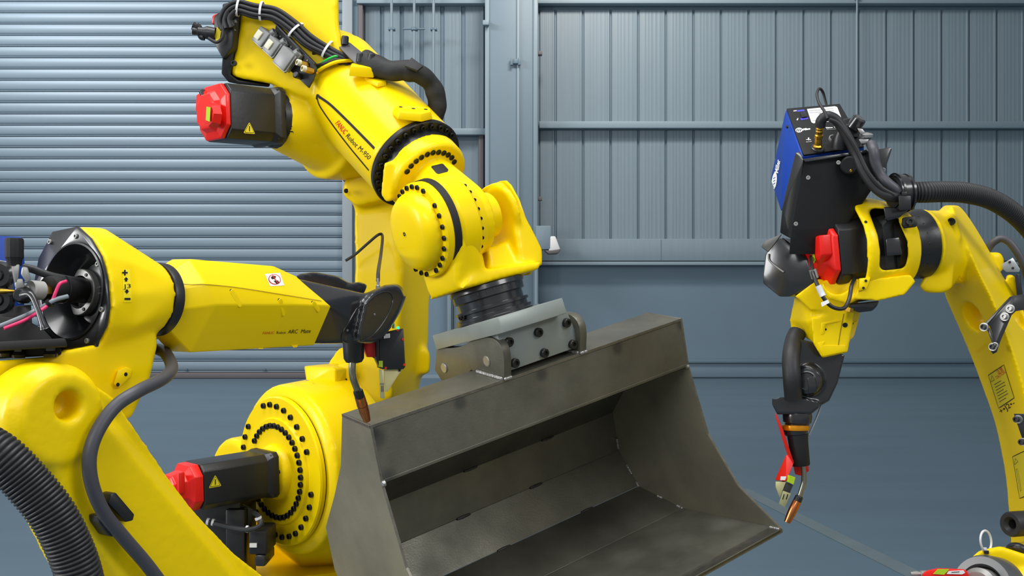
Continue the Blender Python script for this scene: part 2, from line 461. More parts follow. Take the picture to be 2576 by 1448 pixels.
trim(7, 1340, 2760, 913, 948, -.05, .12, wallb)
trim(8, 900, 1225, 326, 342, -.18, .12, trimm)     # lintel in the narrow bay
trim(9, 903, 914, 2, 950, -.10, .12, brn)
trim(10, 1126, 1136, 345, 950, -.12, .12, trimm)
trim(11, 1204, 1217, 340, 950, -.08, .12, brn)
struct('baseboard_back', abox(wx(1050), 16, DW+.02, DW+.12, 0, .055), trimm)
# sliding joint in the flashing course
struct('joint', abox(wx(1660), wx(1662), DW-.104, DW-.09, wz(654), wz(603)), seamm, wall)
# box column with flanges
colo = struct('trim_12', [abox(wx(1222), wx(1352), DW-.55, DW-.45, 0, 9.4, .008), abox(wx(1290), wx(1298), DW-.45, DW+.1, 0, 9.4, .005)], colm)
struct('flange', abox(wx(1222)-.0, wx(1232), DW-.57, DW-.2, 0, 9.4, .005), trimm, colo)
struct('flange', abox(wx(1300), wx(1306), DW-.60, DW-.55, 0, 9.4, .004), trimm, colo)
struct('flange', abox(wx(1340), wx(1350), DW-.60, DW-.3, 0, 9.4, .005), wallm, colo)
def thing1(name, bm, m, label, cat, group=None, **k):
    return tag(obj(name, bm, m, **k), label, cat, group)
thing1('cable_clip', [abox(wx(1288), wx(1306), DW-.64, DW-.59, wz(178), wz(167), .006), abox(wx(1284), wx(1290), DW-.66, DW-.59, wz(182), wz(164), .005), abox(wx(1303), wx(1309), DW-.66, DW-.59, wz(182), wz(164), .005)], seamm, 'small metal pipe clip on the middle of the wide column near the top', 'clip')
for py, lb in ((147, 'upper small dark clip on the right edge of the wide column'), (504, 'lower small dark clip on the right edge of the wide column')):
    thing1('edge_clip', abox(wx(1352), wx(1362), DW-.5, DW-.35, wz(py+5), wz(py-4), .006), brn, lb, 'clip', 'clips on the column edge')
# downpipes in the narrow bay
for px, y1, lb in ((990, 240, 'leftmost of three thin vertical pipes in the narrow bay'), (1046, 262, 'middle thin vertical pipe with a crossing bracket in the narrow bay'), (1094, 240, 'rightmost of three thin vertical pipes in the narrow bay')):
    t = thing('vertical_pipe', lb, 'pipe', (wx(px), DW-.32, wz(330)), 'pipes in the narrow bay')
    obj('pipe', lat((wx(px), DW-.32, wz(330)), (0, 0, 1), [(0, .026), (wz(-30)-wz(330), .026)], 14), wallm, t)
    obj('bracket', abox(wx(px)-.06, wx(px)+.06, DW-.35, DW-.20, wz(86), wz(80), .005), seamm, t)
    if px == 1046:
        obj('crossbar', abox(wx(1018), wx(1072), DW-.34, DW-.29, wz(85), wz(82), .004), seamm, t)
        obj('clamp', lat((wx(px), DW-.32, wz(88)), (0, 0, 1), [(0, .03), (.01, .055), (.06, .055), (.07, .03)], 14), seamm, t)
thing1('junction_box', abox(wx(1217), wx(1232), DW-.70, DW-.57, wz(86), wz(74), .01), trimm, 'small grey box on the left edge of the wide column near the top', 'box')
t = thing('drop_pipe', 'thin vertical conduit running down the cladding from the header rail at right', 'pipe', (wx(2147), DW-.2, wz(306)))
obj('pipe', lat((wx(2147), DW-.2, wz(306)), (0, 0, 1), [(0, .016), (wz(-20)-wz(306), .016)], 12), trimm, t)
obj('clamp', abox(wx(2142), wx(2152), DW-.23, DW-.1, wz(6), wz(0), .005), trimm, t)
# bracket and shallow hood low on the column
t = thing('wall_bracket', 'grey bracket with a white hood low beside the wide column', 'bracket', (wx(1375), DW-.6, wz(640)))
obj('body', abox(wx(1344), wx(1382), DW-.95, DW-.55, wz(632), wz(575), .02), wallm, t)
obj('hood', hull([(wx(a), y, wz(b)) for a, b in ((1378, 600), (1392, 600), (1404, 632), (1376, 636)) for y in (DW-.95, DW-.6)], .02), white, t)
obj('rubber_foot', hull([(wx(a), y, wz(b)) for a, b in ((1366, 634), (1405, 632), (1398, 642), (1376, 643)) for y in (DW-.95, DW-.6)], .02), brn, t)
thing1('service_pipe', [lat((wx(1347), DW-.75, .0), (0, 0, 1), [(0, .035), (wz(575), .035)], 14)], trimm, 'vertical pipe at the foot of the wide column below the bracket', 'pipe')
for z0, z1 in ((648, 690), (768, 800)):
    pass
# roller shutter
shut = struct('door_1', [abox(wx(-80), wx(866), DW+.02, DW+.1, 0, 9.3)], shutd, smooth=False)
pitch = 28.2; y0 = 951-28.2*35+3
prev = None
zp = pitch/F*DW
def slat_bm():
    # cross-section (y,z): flat rolled face, then a hooked joint bead below
    pr = [(.05, 0), (.0, .002), (-.014, .006), (-.020, .014), (-.014, .022), (-.002, .026), (.004, .031), (-.012, .038)]
    for k in range(7):
        a = k/6; pr.append((-.016-.014*math.sin(PI*a)**.8, .042+(zp-.050)*a))
    pr += [(-.004, zp-.006), (.06, zp)]
    bm = bmesh.new(); xa, xb = wx(-80), wx(866)
    A = [bm.verts.new((xa, a, b)) for a, b in pr]; B = [bm.verts.new((xb, a, b)) for a, b in pr]
    for i in range(len(pr)-1): bm.faces.new((A[i], B[i], B[i+1], A[i+1]))
    return bm
sm = bpy.data.meshes.new('slat'); b_ = slat_bm(); b_.to_mesh(sm); b_.free(); sm.materials.append(shutm)
sm.polygons.foreach_set('use_smooth', [True]*len(sm.polygons)); sm.set_sharp_from_angle(angle=math.radians(50))
for i in range(36):
    o = bpy.data.objects.new('slat', sm); C.objects.link(o); o.parent = shut; o.location = (0, DW-.02, wz(936)+zp*i)
struct('bottom_bar', abox(wx(-80), wx(866), DW-.09, DW+.02, wz(950), wz(936), .012), brn, shut)
for px in (472, 668):
    obj('rivet', lat((wx(px), DW-.02, wz(928)), (0, -1, 0), [(0, .025), (.05, .02), (.055, 0)], 10), shutd, shut)
struct('guide_rail', [abox(wx(864), wx(889), DW-.16, DW+.05, 0, 9.3, .01)], mat('guide_rail_steel', (150, 160, 166), .5), shut)
struct('trim_13', abox(wx(889), wx(903), DW-.08, DW+.12, 0, 9.3, .01), seamm)
# painted floor line and faint scuffs
def floorpt(px, py):
    d = CZ*F/(py-CY); return V(((px-CX)/F*d, d, 0))
ln = [floorpt(*q) for q in ((1880, 1228), (2345, 1452), (2290, 1455), (1858, 1236))]
far = ln[0]+(ln[0]-ln[1])*.35; far2 = ln[3]+(ln[3]-ln[2])*.35; near = ln[1]+(ln[1]-ln[0])*1.5; near2 = ln[2]+(ln[2]-ln[3])*1.5
bm = bmesh.new(); bm.faces.new([bm.verts.new(p+V((0, 0, .0015))) for p in (ln[0], ln[1], near, near2, ln[2], ln[3])])
fl = bpy.data.objects['floor']; obj('painted_line', bm, linem, fl, smooth=False)
# ------------------------------------------------------------------ excavator bucket held by the handling robot
A = P(930, 1070, 3.0); B = P(1715, 800, 3.74)
U = (B-A).normalized(); LB = (B-A).length
def solve_v():
    # back edge of the top plate seen at (860,1040), square to U
    best = None
    for i in range(1, 400):
        q = P(860, 1040, 3.0+i*.001); e = abs((q-A).normalized().dot(U))
        if best is None or e < best[0]: best = (e, q)
    return best[1]
VB = solve_v()-A; VW = VB.length; VB.normalize(); VB = (VB-U*VB.dot(U)).normalized()
UP = U.cross(VB).normalized()       # up out of the top plate
if UP.z < 0: UP = -UP
def heat_spots(m, spots):
    # soft heat tint and scuffs the welding left in the plate, each at its own place on the steel
    nt = m.node_tree; b = nt.nodes['Principled BSDF']; src = b.inputs['Base Color'].links[0].from_socket
    tc = nt.nodes.new('ShaderNodeTexCoord')
    for p, r, c, s in spots:
        d = nt.nodes.new('ShaderNodeVectorMath'); d.operation = 'DISTANCE'; d.inputs[1].default_value = p; nt.links.new(tc.outputs['Object'], d.inputs[0])
        mr = nt.nodes.new('ShaderNodeMapRange'); mr.interpolation_type = 'SMOOTHSTEP'; mr.inputs['From Min'].default_value = r*.25; mr.inputs['From Max'].default_value = r
        mr.inputs['To Min'].default_value = s; mr.inputs['To Max'].default_value = 0; nt.links.new(d.outputs['Value'], mr.inputs['Value'])
        mx = nt.nodes.new('ShaderNodeMix'); mx.data_type = 'RGBA'; mx.inputs['B'].default_value = (*s2l(c), 1)
        nt.links.new(mr.outputs[0], mx.inputs['Factor']); nt.links.new(src, mx.inputs['A']); src = mx.outputs['Result']
    nt.links.new(src, b.inputs['Base Color'])
_hd = (52, 52, 56); _sp = []
for x, y, r in ((947, 1100, .045), (970, 1198, .045), (1157, 1012, .035), (1362, 940, .035), (1553, 874, .035), (936, 1090, .03), (1712, 815, .03)):
    _sp.append((tuple(Q(x, y, A, VB)), r, _hd, .58))
_fo = B-U*.3; _fc = Q(1968, 1328, B, U)
for x, y, r in ((1690, 1361, .10), (1817, 1319, .08), (1580, 1400, .09), (1740, 1285, .05)):
    _sp.append((tuple(Q(x, y, Q(1968, 1328, B, U), ((Q(1720, 1275, B, U)-Q(1968, 1328, B, U)).cross(U)).normalized())), r, (138, 136, 126), .40))
heat_spots(raw, _sp)
bk = thing('excavator_bucket', 'bare steel excavator bucket hanging open-side down from the robot wrist', 'bucket', tuple(A+U*LB/2-UP*.9))
outer = [(1640, 785), (1715, 800), (1733, 920), (1783, 1090), (1860, 1220), (1968, 1328)]
inner_r = [(1968, 1328), (1720, 1275), (1610, 1220), (1560, 1130), (1545, 1035)]
prof = [Q(x, y, B, U)-B for x, y in outer]                   # front edge, top to lip
lipr = prof[5]; folds = [Q(x, y, B, U)-B for x, y in inner_r[1:]]
tb = VB*VW
back = [folds[0], folds[1], folds[2], folds[3], folds[3].lerp(tb, .55)+VB*.04, tb]
side = [V((0, 0, 0))]+prof[1:]+back                             # closed outline relative to the corner
side = [V((0, 0, 0))]+[p for p in prof[2:]]+[folds[0]-UP*.004, folds[1]+VB*.008-UP*.006, folds[2]+VB*.012, Q(819, 1325, A, U)-A, Q(841, 1245, A, U)-A, Q(857, 1170, A, U)-A, tb]
TH = .008
for org, s in ((A, 1), (B, -1)):
    obj('side_plate', prism([org+p for p in side], U*TH*s, .0012, 1), raws, bk, ang=25)
# top plate, front beam plate, underside of beam
obj('top_plate', prism([A+UP*0, B+UP*0, B+tb, A+tb], -UP*.010, .0015, 1), raw, bk)
fb = prof[2]
def sheet(name, p, q, th, m=raw, inset=TH):
    # plate between profile points p and q, over the whole length; th = thickness vector
    return obj(name, prism([A+U*inset+p, B-U*inset+p, B-U*inset+q, A+U*inset+q], th, .001, 1), m, bk)
sheet('beam_plate', V((0, 0, 0))-UP*.010, fb, VB*.010)
# inner edge of beam underside runs back to the rear wall
rear_top = Q(857, 1170, A, U)-A-VB*.014
sheet('beam_underside', fb, fb.lerp(rear_top, .98)+UP*.01, UP*.010)
sheet('rear_plate', folds[3], rear_top, VB*.010)
sheet('rear_plate', rear_top, tb-UP*.01-VB*.014, VB*.010)
sheet('curved_plate', folds[3], folds[2], VB*.010)
sheet('curved_plate', folds[2], folds[1], VB*.010-UP*.003)
sheet('curved_plate', folds[1], folds[0], -UP*.010)
sheet('floor_plate', folds[0], lipr, -UP*.012)
le = lipr-(folds[0]-lipr).normalized()*.0
obj('cutting_edge', prism([A-U*.002+lipr, B+U*.004+lipr, B+U*.004+lipr+(folds[0]-lipr).normalized()*.05, A-U*.002+lipr+(folds[0]-lipr).normalized()*.05], -UP*.018, .003, 1), rawedge, bk)
# cut edges of the side plates read brighter: a thin flame-cut rim as its own strip
def rim(org, s):
    pts = [org]+[org+p for p in prof[2:]]
    bms = []
    for a, b in zip(pts, pts[1:]):
        dirn = (b-a).normalized(); out = U.cross(dirn).normalized()
        if out.dot(VB) > 0: out = -out
        bms.append(prism([a+U*TH*s*0, b, b+U*TH*s, a+U*TH*s], out*.0012))
    obj('cut_edge', bms, rawedge, bk)
rim(A, 1); rim(B, -1)
obj('cut_edge', prism([A-VB*0, B, B-UP*.009, A-UP*.009], -VB*.0012), rawedge, bk)
obj('cut_edge', prism([A, A+tb, A+tb-UP*.009, A-UP*.009], -U*.0012), rawedge, bk)
# weld beads
def bead(a, b, r=.005, k=10, name='weld_bead', m=weldm):
    n = max(3, int((b-a).length/(r*.55)))
    bms = [lat(a.lerp(b, (i+.5)/n), (b-a).normalized(), [(-r, 0), (-r*.6, r*.75), (0, r*(.9+.2*random.random())), (r*.6, r*.75), (r, 0)], k) for i in range(n)]
    return obj(name, bms, m, bk)
def tack(p, axis, length=.05, r=.005):
    return obj('tack_weld', lat(p, axis, [(-length/2, 0), (-length*.42, r*.8), (-length*.1, r*1.1), (length*.25, r), (length*.45, r*.7), (length/2, 0)], 10, ), burn, bk)
for f, ts in ((folds[1], (.2, .47, .78)), (folds[2], (.12, .40, .66)), (folds[3], (.16, .45, .73)),):
    for t_ in ts:
        c = A+f+U*(LB*t_)-VB*.002; tack(c, U, .065, .0055)
        obj('tack_weld', lat(c, U, [(-.006, 0), (-.004, .006), (.004, .006), (.006, 0)], 10), weldm, bk) if t_ < .3 else None
for p_, q_, t0, t1 in ((folds[1], folds[2], .0, .12), (folds[1], folds[2], .35, .6), (folds[2], folds[3], .05, .3), (folds[0], folds[1], .0, .12), (folds[0], folds[1], .45, .55), (lipr, folds[0], .02, .10)):
    bead(B-U*(TH+.003)+p_.lerp(q_, t0)-VB*.003, B-U*(TH+.003)+p_.lerp(q_, t1)-VB*.003, .0055)
obj('weld_bead', lat(A+fb+U*.006-VB*.002, U, [(-.008, 0), (-.005, .009), (.004, .010), (.010, 0)], 12), weldm, bk)
obj('weld_bead', lat(B+fb-U*.010-VB*.002, U, [(-.008, 0), (-.005, .007), (.004, .008), (.010, 0)], 12), weldm, bk)
# two hook ears welded across the top plate
def ear(px, py, dp, oo, name='hook_ear'):
    O = Q(px, py, A, VB); O = A+U*((O-A).dot(U))
    dx, dy = oo
    base = [(1085, 880), (1098, 872), (1130, 876), (1158, 872), (1190, 854), (1222, 846), (1246, 852), (1262, 872), (1268, 900), (1268, 961), (1250, 958), (1185, 930), (1168, 952), (1110, 957), (1093, 930)]
    base = base[:9]+base[9:]; base = smooth_poly(base[:9]+[(1268, 930)], 2)[2:-6]+base[9:] if True else base
    ref = (1268, 961); O0 = A+U*((Q(1268, 961, A, VB)-A).dot(U))
    loc = [Q(x, y, O0, U)-O0 for x, y in base]
    return obj(name, prism([O+l for l in loc], U*.030, .003, 2), raw, bk), O
for px, py in ((1268, 961), (1458, 893)):
    e_, O_ = ear(px, py, 0, (0, 0))
    bead(O_+VB*.004-U*.004+UP*.003, O_+VB*(VW*.82)-U*.004+UP*.003, .0065)
    bead(O_-VB*.004+UP*.001+U*.002, O_-VB*.004+UP*.001+U*.028, .006)
# drilled pin marks in the near ear
O0 = A+U*((Q(1268, 961, A, VB)-A).dot(U))
for q in ((1118, 925), (1225, 908)):
    c = Q(q[0], q[1], O0, U)
    obj('pin_mark', lat(c-U*.004, U, [(0, .016), (.002, .018), (.006, .018)], 20), weldm, bk)
# dark heat marks left by welding are real burned skin plates (thin scale)
def scale_mark(cx_, cy_, O, n, rx, ry, e1):
    c = Q(cx_, cy_, O, n); e2 = n.cross(e1).normalized(); k = 18
    pts = [c-n*.0008+(e1*math.cos(2*PI*i/k)*rx+e2*math.sin(2*PI*i/k)*ry)*(1+.12*random.uniform(-1, 1)) for i in range(k)]
    bm = bmesh.new(); bm.faces.new([bm.verts.new(p) for p in pts]); return obj('heat_mark', bm, burn, bk, smooth=False)

# ------------------------------------------------------------------ grey adapter block bolted to the wrist flange, resting on the bucket
AD = thing('gripper_adapter', 'pale grey machined adapter block with six socket screws on top of the bucket', 'adapter', tuple(Q(1350, 900, A+VB*.01, VB)))
fo = A+VB*.012                         # front face plane of the lower block
front = [(1262, 846), (1412, 786), (1462, 868), (1282, 934)]
dep = .155
obj('lower_block', plate([(1250, 838), (1424, 776), (1464, 869), (1282, 933)], fo, VB, dep, .003), grey, AD)
so = A-VB*.022
T0 = Q(1253, 797, so, VB)
NS = U.cross((T0-V((0, 0, CZ))).normalized()).normalized()      # wrist flange axis, up
if NS.z < 0: NS = -NS
NS = (NS + V((0, -.012, 0))).normalized(); NS = (NS-U*NS.dot(U)).normalized()
VS = NS.cross(U).normalized()
if VS.x > 0: VS = -VS
SW = along(T0, U, 1415); SD = along(T0, VS, 1087); STH = .052
obj('top_slab', prism([T0, T0+U*SW, T0+U*SW+VS*SD, T0+VS*SD], -NS*STH, .003), grey, AD)
C6 = T0+U*SW*.5+VS*SD*.5
if 'oiled_bolt' not in MATS: mat('oiled_bolt', (60, 60, 58), .35, .7)
for x, y in ((1278, 859), (1352, 835), (1423, 811), (1438, 865), (1367, 887), (1293, 912)):
    c = Q(x, y, fo, VB); bolt(AD, c, -VB, .0155, MATS['oiled_bolt'], .9)
print('C6', C6, proj(C6), 'U', U, 'V', VB, 'UP', UP, 'LB', LB, VW)
# ------------------------------------------------------------------ the big handling robot
R1 = thing('handling_robot', 'large yellow handling robot in the middle holding the steel bucket', 'robot', (-.95, 4.3, 0))
N5 = -U
O5 = P(1179, 552, C6.y-.0)
_t = along(O5, U, 1179)
PR4 = solve_d(1048, 413, O5, U); N4 = (O5-PR4).normalized()
print('O5', O5, 'PR4', PR4, 'N4', N4, 'C6', C6, proj(C6), 'NS', NS, 'SW', SW, 'SD', SD)
k5 = O5.y/F
def t5(px): return along(O5, N5, px)
# --- joint axis of shoulder and elbow
N2 = N(-.705, -.705, -.03)
# --- wrist: hollow body
R5 = 120*PR4.y/F*.97
wrist_parts = []
tb0, tb1 = t5(1092), t5(1137)
J5b = [lat(O5, N5, [(tb0, .158), (tb0-.012, .168), (tb1, .166), (tb1-.01, .158), (tb1-.014, .12)])]
cc = P(1080, 440, PR4.y-.02)
cc = PR4+N4*((O5-PR4).length*.22)
w1 = hull(disc(PR4+N4*.035, N4, .148, 48)+disc(PR4+N4*.088, N4, .146, 48)+disc(PR4+N4*.10, N4, .137, 48))
w2 = hull(disc(PR4+N4*.10, N4, .088, 28)+disc(O5+N5*.05, N5, .125)+disc(O5-N5*.02, N5, .125)+disc(PR4+N4*.16, N4, .09))
tab = plate([(980, 407), (1002, 400), (1010, 420), (1000, 500), (986, 504), (972, 486)], PR4+N4*.03-U*.12, N(-.3, -.9, -.2), .05, .004)
cast('wrist_body', [w1, w2, lat(O5, N5, [(tb0-.004, .150), (tb1-.004, .150)]), tab], yel, R1, .006, 4)
wb = R1.children if False else None
obj('wrist_barrel', J5b, yel, R1)
# ring gap, gasket and drive cover
obj('gasket', lat(O5, N5, [(t5(1076), .160), (tb0+.001, .163)]), blkm, R1)
fl0 = t5(1076)
fs = t5(1056)
DFL = obj('drive_flange', lat(O5, N5, [(fl0-.001, .157), (fs-.006, .157), (fs, .150), (fs, .11)]), yel, R1)
dome = [(fs-.002, .131), (fs+.012, .130), (fs+.028, .124), (fs+.042, .113), (fs+.052, .095), (fs+.057, .07), (fs+.058, .0)]
DCV = obj('drive_cover', lat(O5, N5, dome, 64), yel, R1, ang=70)
e5 = (V((0, 0, 1))-N5*N5.z).normalized(); f5 = N5.cross(e5)
ctr = O5+N5*(fs+.058); obj('fill_plug', lat(ctr, N5, [(-.004, .012), (.0005, .012), (.0005, .007)], 20), yel2, DCV); bolt(DCV, ctr-N5*.002, N5, .007, h=.6)
def ang_of(O, n, e1, px, py):
    q = Q(px, py, O, n)-O; return math.degrees(math.atan2(q.dot(n.cross(e1)), q.dot(e1))), q.length
OF = O5+N5*fs
for x, y in ((1006, 492), (1014, 482), (1025, 474), (1038, 471), (1051, 474), (1066, 483), (1093, 520), (1104, 544), (1112, 571), (1116, 598), (1117, 624), (1114, 648), (1109, 667), (1099.5, 681), (1075, 690), (1061.5, 687), (1047, 681)):
    a, r = ang_of(OF, N5, e5, x, y); bolt_ring(DFL, OF, N5, .144, [a], .0085, e1=e5, h=.8)
# second half of the barrel, seam bolts, hollow pipe
tp = t5(1217)
BCN = obj('barrel_cone', lat(O5, N5, [(tb1-.012, .150), (tb1-.05, .135), (tb1-.075, .083)]), yel, R1)
obj('hollow_pipe', lat(O5, N5, [(tb1-.05, .0775), (tp-.02, .0775)]), yel, R1)
for a in range(-70, 60, 12): bolt(BCN, O5+N5*(tb1-.014)+(f5*-1*math.cos(math.radians(a))+e5*math.sin(math.radians(a)))*.149, -(f5*math.cos(math.radians(a)))+e5*math.sin(math.radians(a)), .006)
# fork: near cheek round the barrel, base over the flange, far cheek
HB = (C6-O5).dot(NS)                                      # drop from joint to adapter top (negative)
fork_base_z = HB+.088
CB = O5+NS*fork_base_z+U*((C6-O5).dot(U))+VS*((C6-O5).dot(VS))
CBx = CB
cheekN = [O5+N5*t for t in (tb0-.01, tb1+.01)]
pA = disc(O5+N5*(tb0+.004), N5, .166, 36)+disc(O5+N5*(tb1-.002), N5, .160, 36)
baseL = [Q(1112, 735, O5+N5*tb0, VS), Q(1122, 743, O5+N5*tb0, VS)]
def bp(px, py, dv=0): return Q(px, py, C6-VS*.0, VS)+VS*dv
near = hull(disc(O5+N5*(tb0-.006), N5, .163, 36)+disc(O5+N5*(tb1+.03), N5, .155, 36)+[bp(1108, 722, a) for a in (-.09, .09)]+[bp(1120, 742, a) for a in (-.09, .09)]+[bp(1185, 722, a) for a in (-.10, .10)]+[bp(1195, 660, a) for a in (-.06, .08)])
base = hull([bp(x, y, a) for x, y in ((1118, 742), (1150, 733), (1312, 692), (1316, 672), (1190, 690), (1140, 705)) for a in (-.115, .115)])
saddle = hull([bp(x, y, a) for x, y in ((1215, 625), (1292, 606), (1305, 625), (1235, 648)) for a in (-.03, .10)]+[bp(x, y, a) for x, y in ((1205, 690), (1330, 660)) for a in (-.07, .12)])
tl = t5(1262)
OL = O5+N5*tl
lob = [Q(x, y, OL, N5) for x, y in ((1222, 520), (1220, 478), (1235, 465), (1254, 457), (1268, 456), (1280, 468), (1300, 505), (1322, 570), (1340, 640), (1339, 668), (1328, 690), (1300, 694), (1270, 690), (1262, 640), (1250, 600))]
OLb = OL-N5*.035; lob = [Q(*proj(p), OLb, N5) for p in lob]; lobe = prism(lob, N5*.035)
lobe2 = hull(disc(OL+N5*.012, N5, .088, 28)+disc(OL-N5*.01, N5, .10, 28))
arm2 = hull(disc(OL-N5*.005, N5, .07)+disc(OL-N5*.03, N5, .07)+[bp(x, y, a) for x, y in ((1278, 640), (1335, 640), (1335, 680), (1278, 680)) for a in (-.08, .1)])
cast('wrist_fork', [near, base, saddle, lobe, lobe2, arm2], yel, R1, .006, 24)
obj('fork_cover', prism([OLb-N5*.004+(p-OLb)*1.012 for p in lob], -N5*.010, .003), yel, R1)
c = Q(1114, 718, O5+N5*(tb0-.01), N5); bolt(R1, c, N5, .012)
# name sticker
tr = bvh(bpy.data.objects['wrist_body'])
decal([(1086, 418), (1111, 412), (1115, 413), (1128, 427), (1126, 432), (1103, 438), (1098, 436), (1085, 421)], tr, blkm, .0014, R1, 'black_sticker', 2)
# bolts of the wrist housing
OW = PR4+N4*.088
e4 = (V((0, 0, 1))-N4*N4.z).normalized()
for x, y in ((1024, 431), (1034, 417), (1046.6, 405), (1060, 395.5), (1074.6, 388), (1089, 383.5), (1103, 382.5), (1116, 384.4), (1127, 389), (1136, 396), (1142, 406.7)):
    bolt(bpy.data.objects['wrist_body'], Q(x, y, PR4+N4*.0995, N4), N4, .0105, h=.35)
# --- elbow to wrist: seal ring, bolted black flange
SFL = obj('seal_flange', lat(PR4, N4, [(-.016, .174), (.002, .177), (.006, .174), (.006, .140)], 72), blk, R1)
obj('seal_hub', lat(PR4, N4, [(.0, .146), (.04, .143)], 60), blk, R1)
for x, y in ((957, 475), (950, 456), (949, 435), (954, 413), (965, 390), (980, 370), (997, 351), (1018, 336), (1040, 325), (1062, 321), (1083, 321), (1101, 328), (1113, 338), (1121, 350)):
    a, r = ang_of(PR4+N4*.006, N4, e4, x, y); bolt_ring(SFL, PR4+N4*.005, N4, .160, [a], .0095, e1=e4)
# --- forearm casting
tubeb = along(PR4, N4, 838)
NB = N4
OB = PR4+N4*tubeb
O3 = P(808, 312, OB.y-.02)
mcen = Q(682, 297, O3+N2*along(O3, N2, 692), N2)
tubeh = hull(disc(PR4-N4*.014, N4, .173, 48)+disc(PR4-N4*.10, N4, .172, 48)+disc(OB, N4, .182, 48))
barrel = lat(O3, N2, [(.0, .20), (-.012, .21), (-.30, .21)])
nf = N(-.15, -.98, -.05)
fo1 = P(640, 130, OB.y-.19)
boxp = [(579, 190), (604, 57), (612, 0), (625, -70), (842, -70), (853, 0), (853, 60), (862, 110), (872, 150), (820, 260), (730, 235), (690, 213), (600, 197)]
boxA = prism([Q(x, y, fo1, nf) for x, y in boxp], N(-.21, 1, .22)*.36, .012)
rib = hull(disc(OB-N4*.05, N4, .17)+disc(OB+N4*.12, N4, .18)+[Q(x, y, fo1, nf)-nf*a for x, y in ((690, 80), (690, 212)) for a in (.01, .3)])
bulge = hull(disc(O3-N2*.02, N2, .195, 36)+disc(O3-N2*.26, N2, .2, 36)+disc(PR4+N4*(tubeb*.55), N4, .165))
cone = hull(disc(mcen-N2*.016, N2, .112, 32)+disc(O3-N2*.02, N2, .19, 32))
cast('forearm', [cone, tubeh, barrel, boxA, rib, bulge], yel, R1, .008, 10, ang=70)
ft = bvh(bpy.data.objects['forearm'])
# mounting lugs on top of the tube
def lug(pp, hole, at, hh=.030):
    h = sight(at[0], at[1], ft); n = N(.1, -.42, .9); O = h[0]+n*hh if h else P(at[0], at[1], 3.6)
    pts = [Q(x, y, O, n) for x, y in pp]; cpt = sum(pts, V((0, 0, 0)))/len(pts)
    lg = obj('mount_lug', hull([p for p in pts]+[cpt+(p-cpt)*1.12-n*(hh*.9) for p in pts], .004), yel, R1)
    for x, y in hole:
        c = Q(x, y, O, n); obj('tapped_hole', lat(c-n*.003, n, [(0, .0065), (.0036, .0065)], 12), ink, lg)
lug([(918, 193), (926, 186), (945, 189), (968, 194), (971, 203), (950, 206)], ((931, 193), (958, 198)), (935, 215), .02)
lug([(992, 268), (1012, 263), (1040, 268), (1082, 270), (1084, 280), (1060, 286), (1005, 280)], ((1008, 269), (1040, 273), (1071, 275)), (1030, 296), .03)
lug([(885, 158), (945, 162), (938, 170), (882, 166)], (), (905, 186), .04)
# striped outline and name on the tube
nside = N(-.45, -.88, .1)
so3 = P(850, 300, 3.5)
ribbon([(803, 243), (830, 262), (862, 292), (900, 330), (942, 373)], .0095, ft, blkm, .0015, R1, 'stripe')
ribbon([(798, 246), (806, 268), (838, 315), (880, 370), (928, 428)], .0065, ft, blkm, .0015, R1, 'stripe')
ribbon([(806, 246), (799, 240), (797, 250)], .010, ft, blkm, .0018, R1, 'stripe')
s = .0235
def word(txt, at, m, size, L, parent=R1, tr=ft, n=nside, o=so3, eyv=None, shear=0, bold=0.0, name='lettering'):
    """print txt so that it runs from picture point at[0] to at[1]"""
    a = Q(*at[0], o, n); b = Q(*at[1], o, n); exv = (b-a).normalized(); ev = n.cross(exv).normalized() if eyv is None else eyv
    bm = text_bm(txt, V((0, 0, 0)), exv, ev, size, shear, bold)
    w = max((v.co.dot(exv) for v in bm.verts)); f_ = (b-a).length/w
    for v in bm.verts:
        x = v.co.dot(exv); y = v.co.dot(ev); v.co = a+exv*x*f_+ev*y
    bmesh.ops.triangulate(bm, faces=bm.faces)
    if tr: lay(bm, tr, n, .0015)
    return obj(name, bm, m, parent, smooth=False)
FAR = bpy.data.objects['forearm']
letters('FANUC', ((843, 310), (866, 338)), rink, 13, FAR, ft, bold=.01)
letters('Robot', ((869, 342), (895, 371)), ink, 12, FAR, ft)
letters('M-950', ((899, 374), (927, 402)), ink, 12, FAR, ft)
# elbow motor with red connector cap
def servo(parent, O, n, half, L, capL, up, cham=.3, cap_s=.93, ridge=True, label=None):
    """servo motor: chamfered square body with flange, red cap with a domed connector"""
    n = n.normalized(); r = (up-n*up.dot(n)).normalized(); s_ = n.cross(r)
    def sec(h, c): return [r*(h*a)+s_*(h*b) for a, b in ((1, c), (c, 1), (-c, 1), (-1, c), (-1, -c), (-c, -1), (c, -1), (1, -c))]
    c1 = 1-cham
    mfl = obj('motor_flange', loft([[O+q for q in sec(half*1.05, .82)], [O+n*.022+q for q in sec(half*1.05, .82)], [O+n*.045+q for q in sec(half, c1)]], .002), blk, parent)
    body = obj('motor_body', loft([[O+n*.03+q for q in sec(half, c1)], [O+n*L+q for q in sec(half, c1)]], .004), blk, parent)
    for a in (1, -1):
        for b in (1, -1): bolt(mfl, O+n*.024+r*half*.9*a+s_*half*.9*b, n, half*.07, MATS['oiled_bolt'])
    cap = [[O+n*(L+.002)+q for q in sec(half*1.0, .55)], [O+n*(L+capL*.35)+q for q in sec(half*.98, .55)], [O+n*(L+capL*.5)+q for q in sec(half*.72, .5)], [O+n*(L+capL*.95)+q for q in sec(half*.62, .5)], [O+n*(L+capL)+q for q in sec(half*.5, .5)]]
    capo = obj('motor_cap', loft(cap, .003), red, parent)
    return body, capo
OM3 = O3+N2*.0
mface = P(722, 297, OM3.y-.10); mface = O3+N2*along(O3, N2, 770)
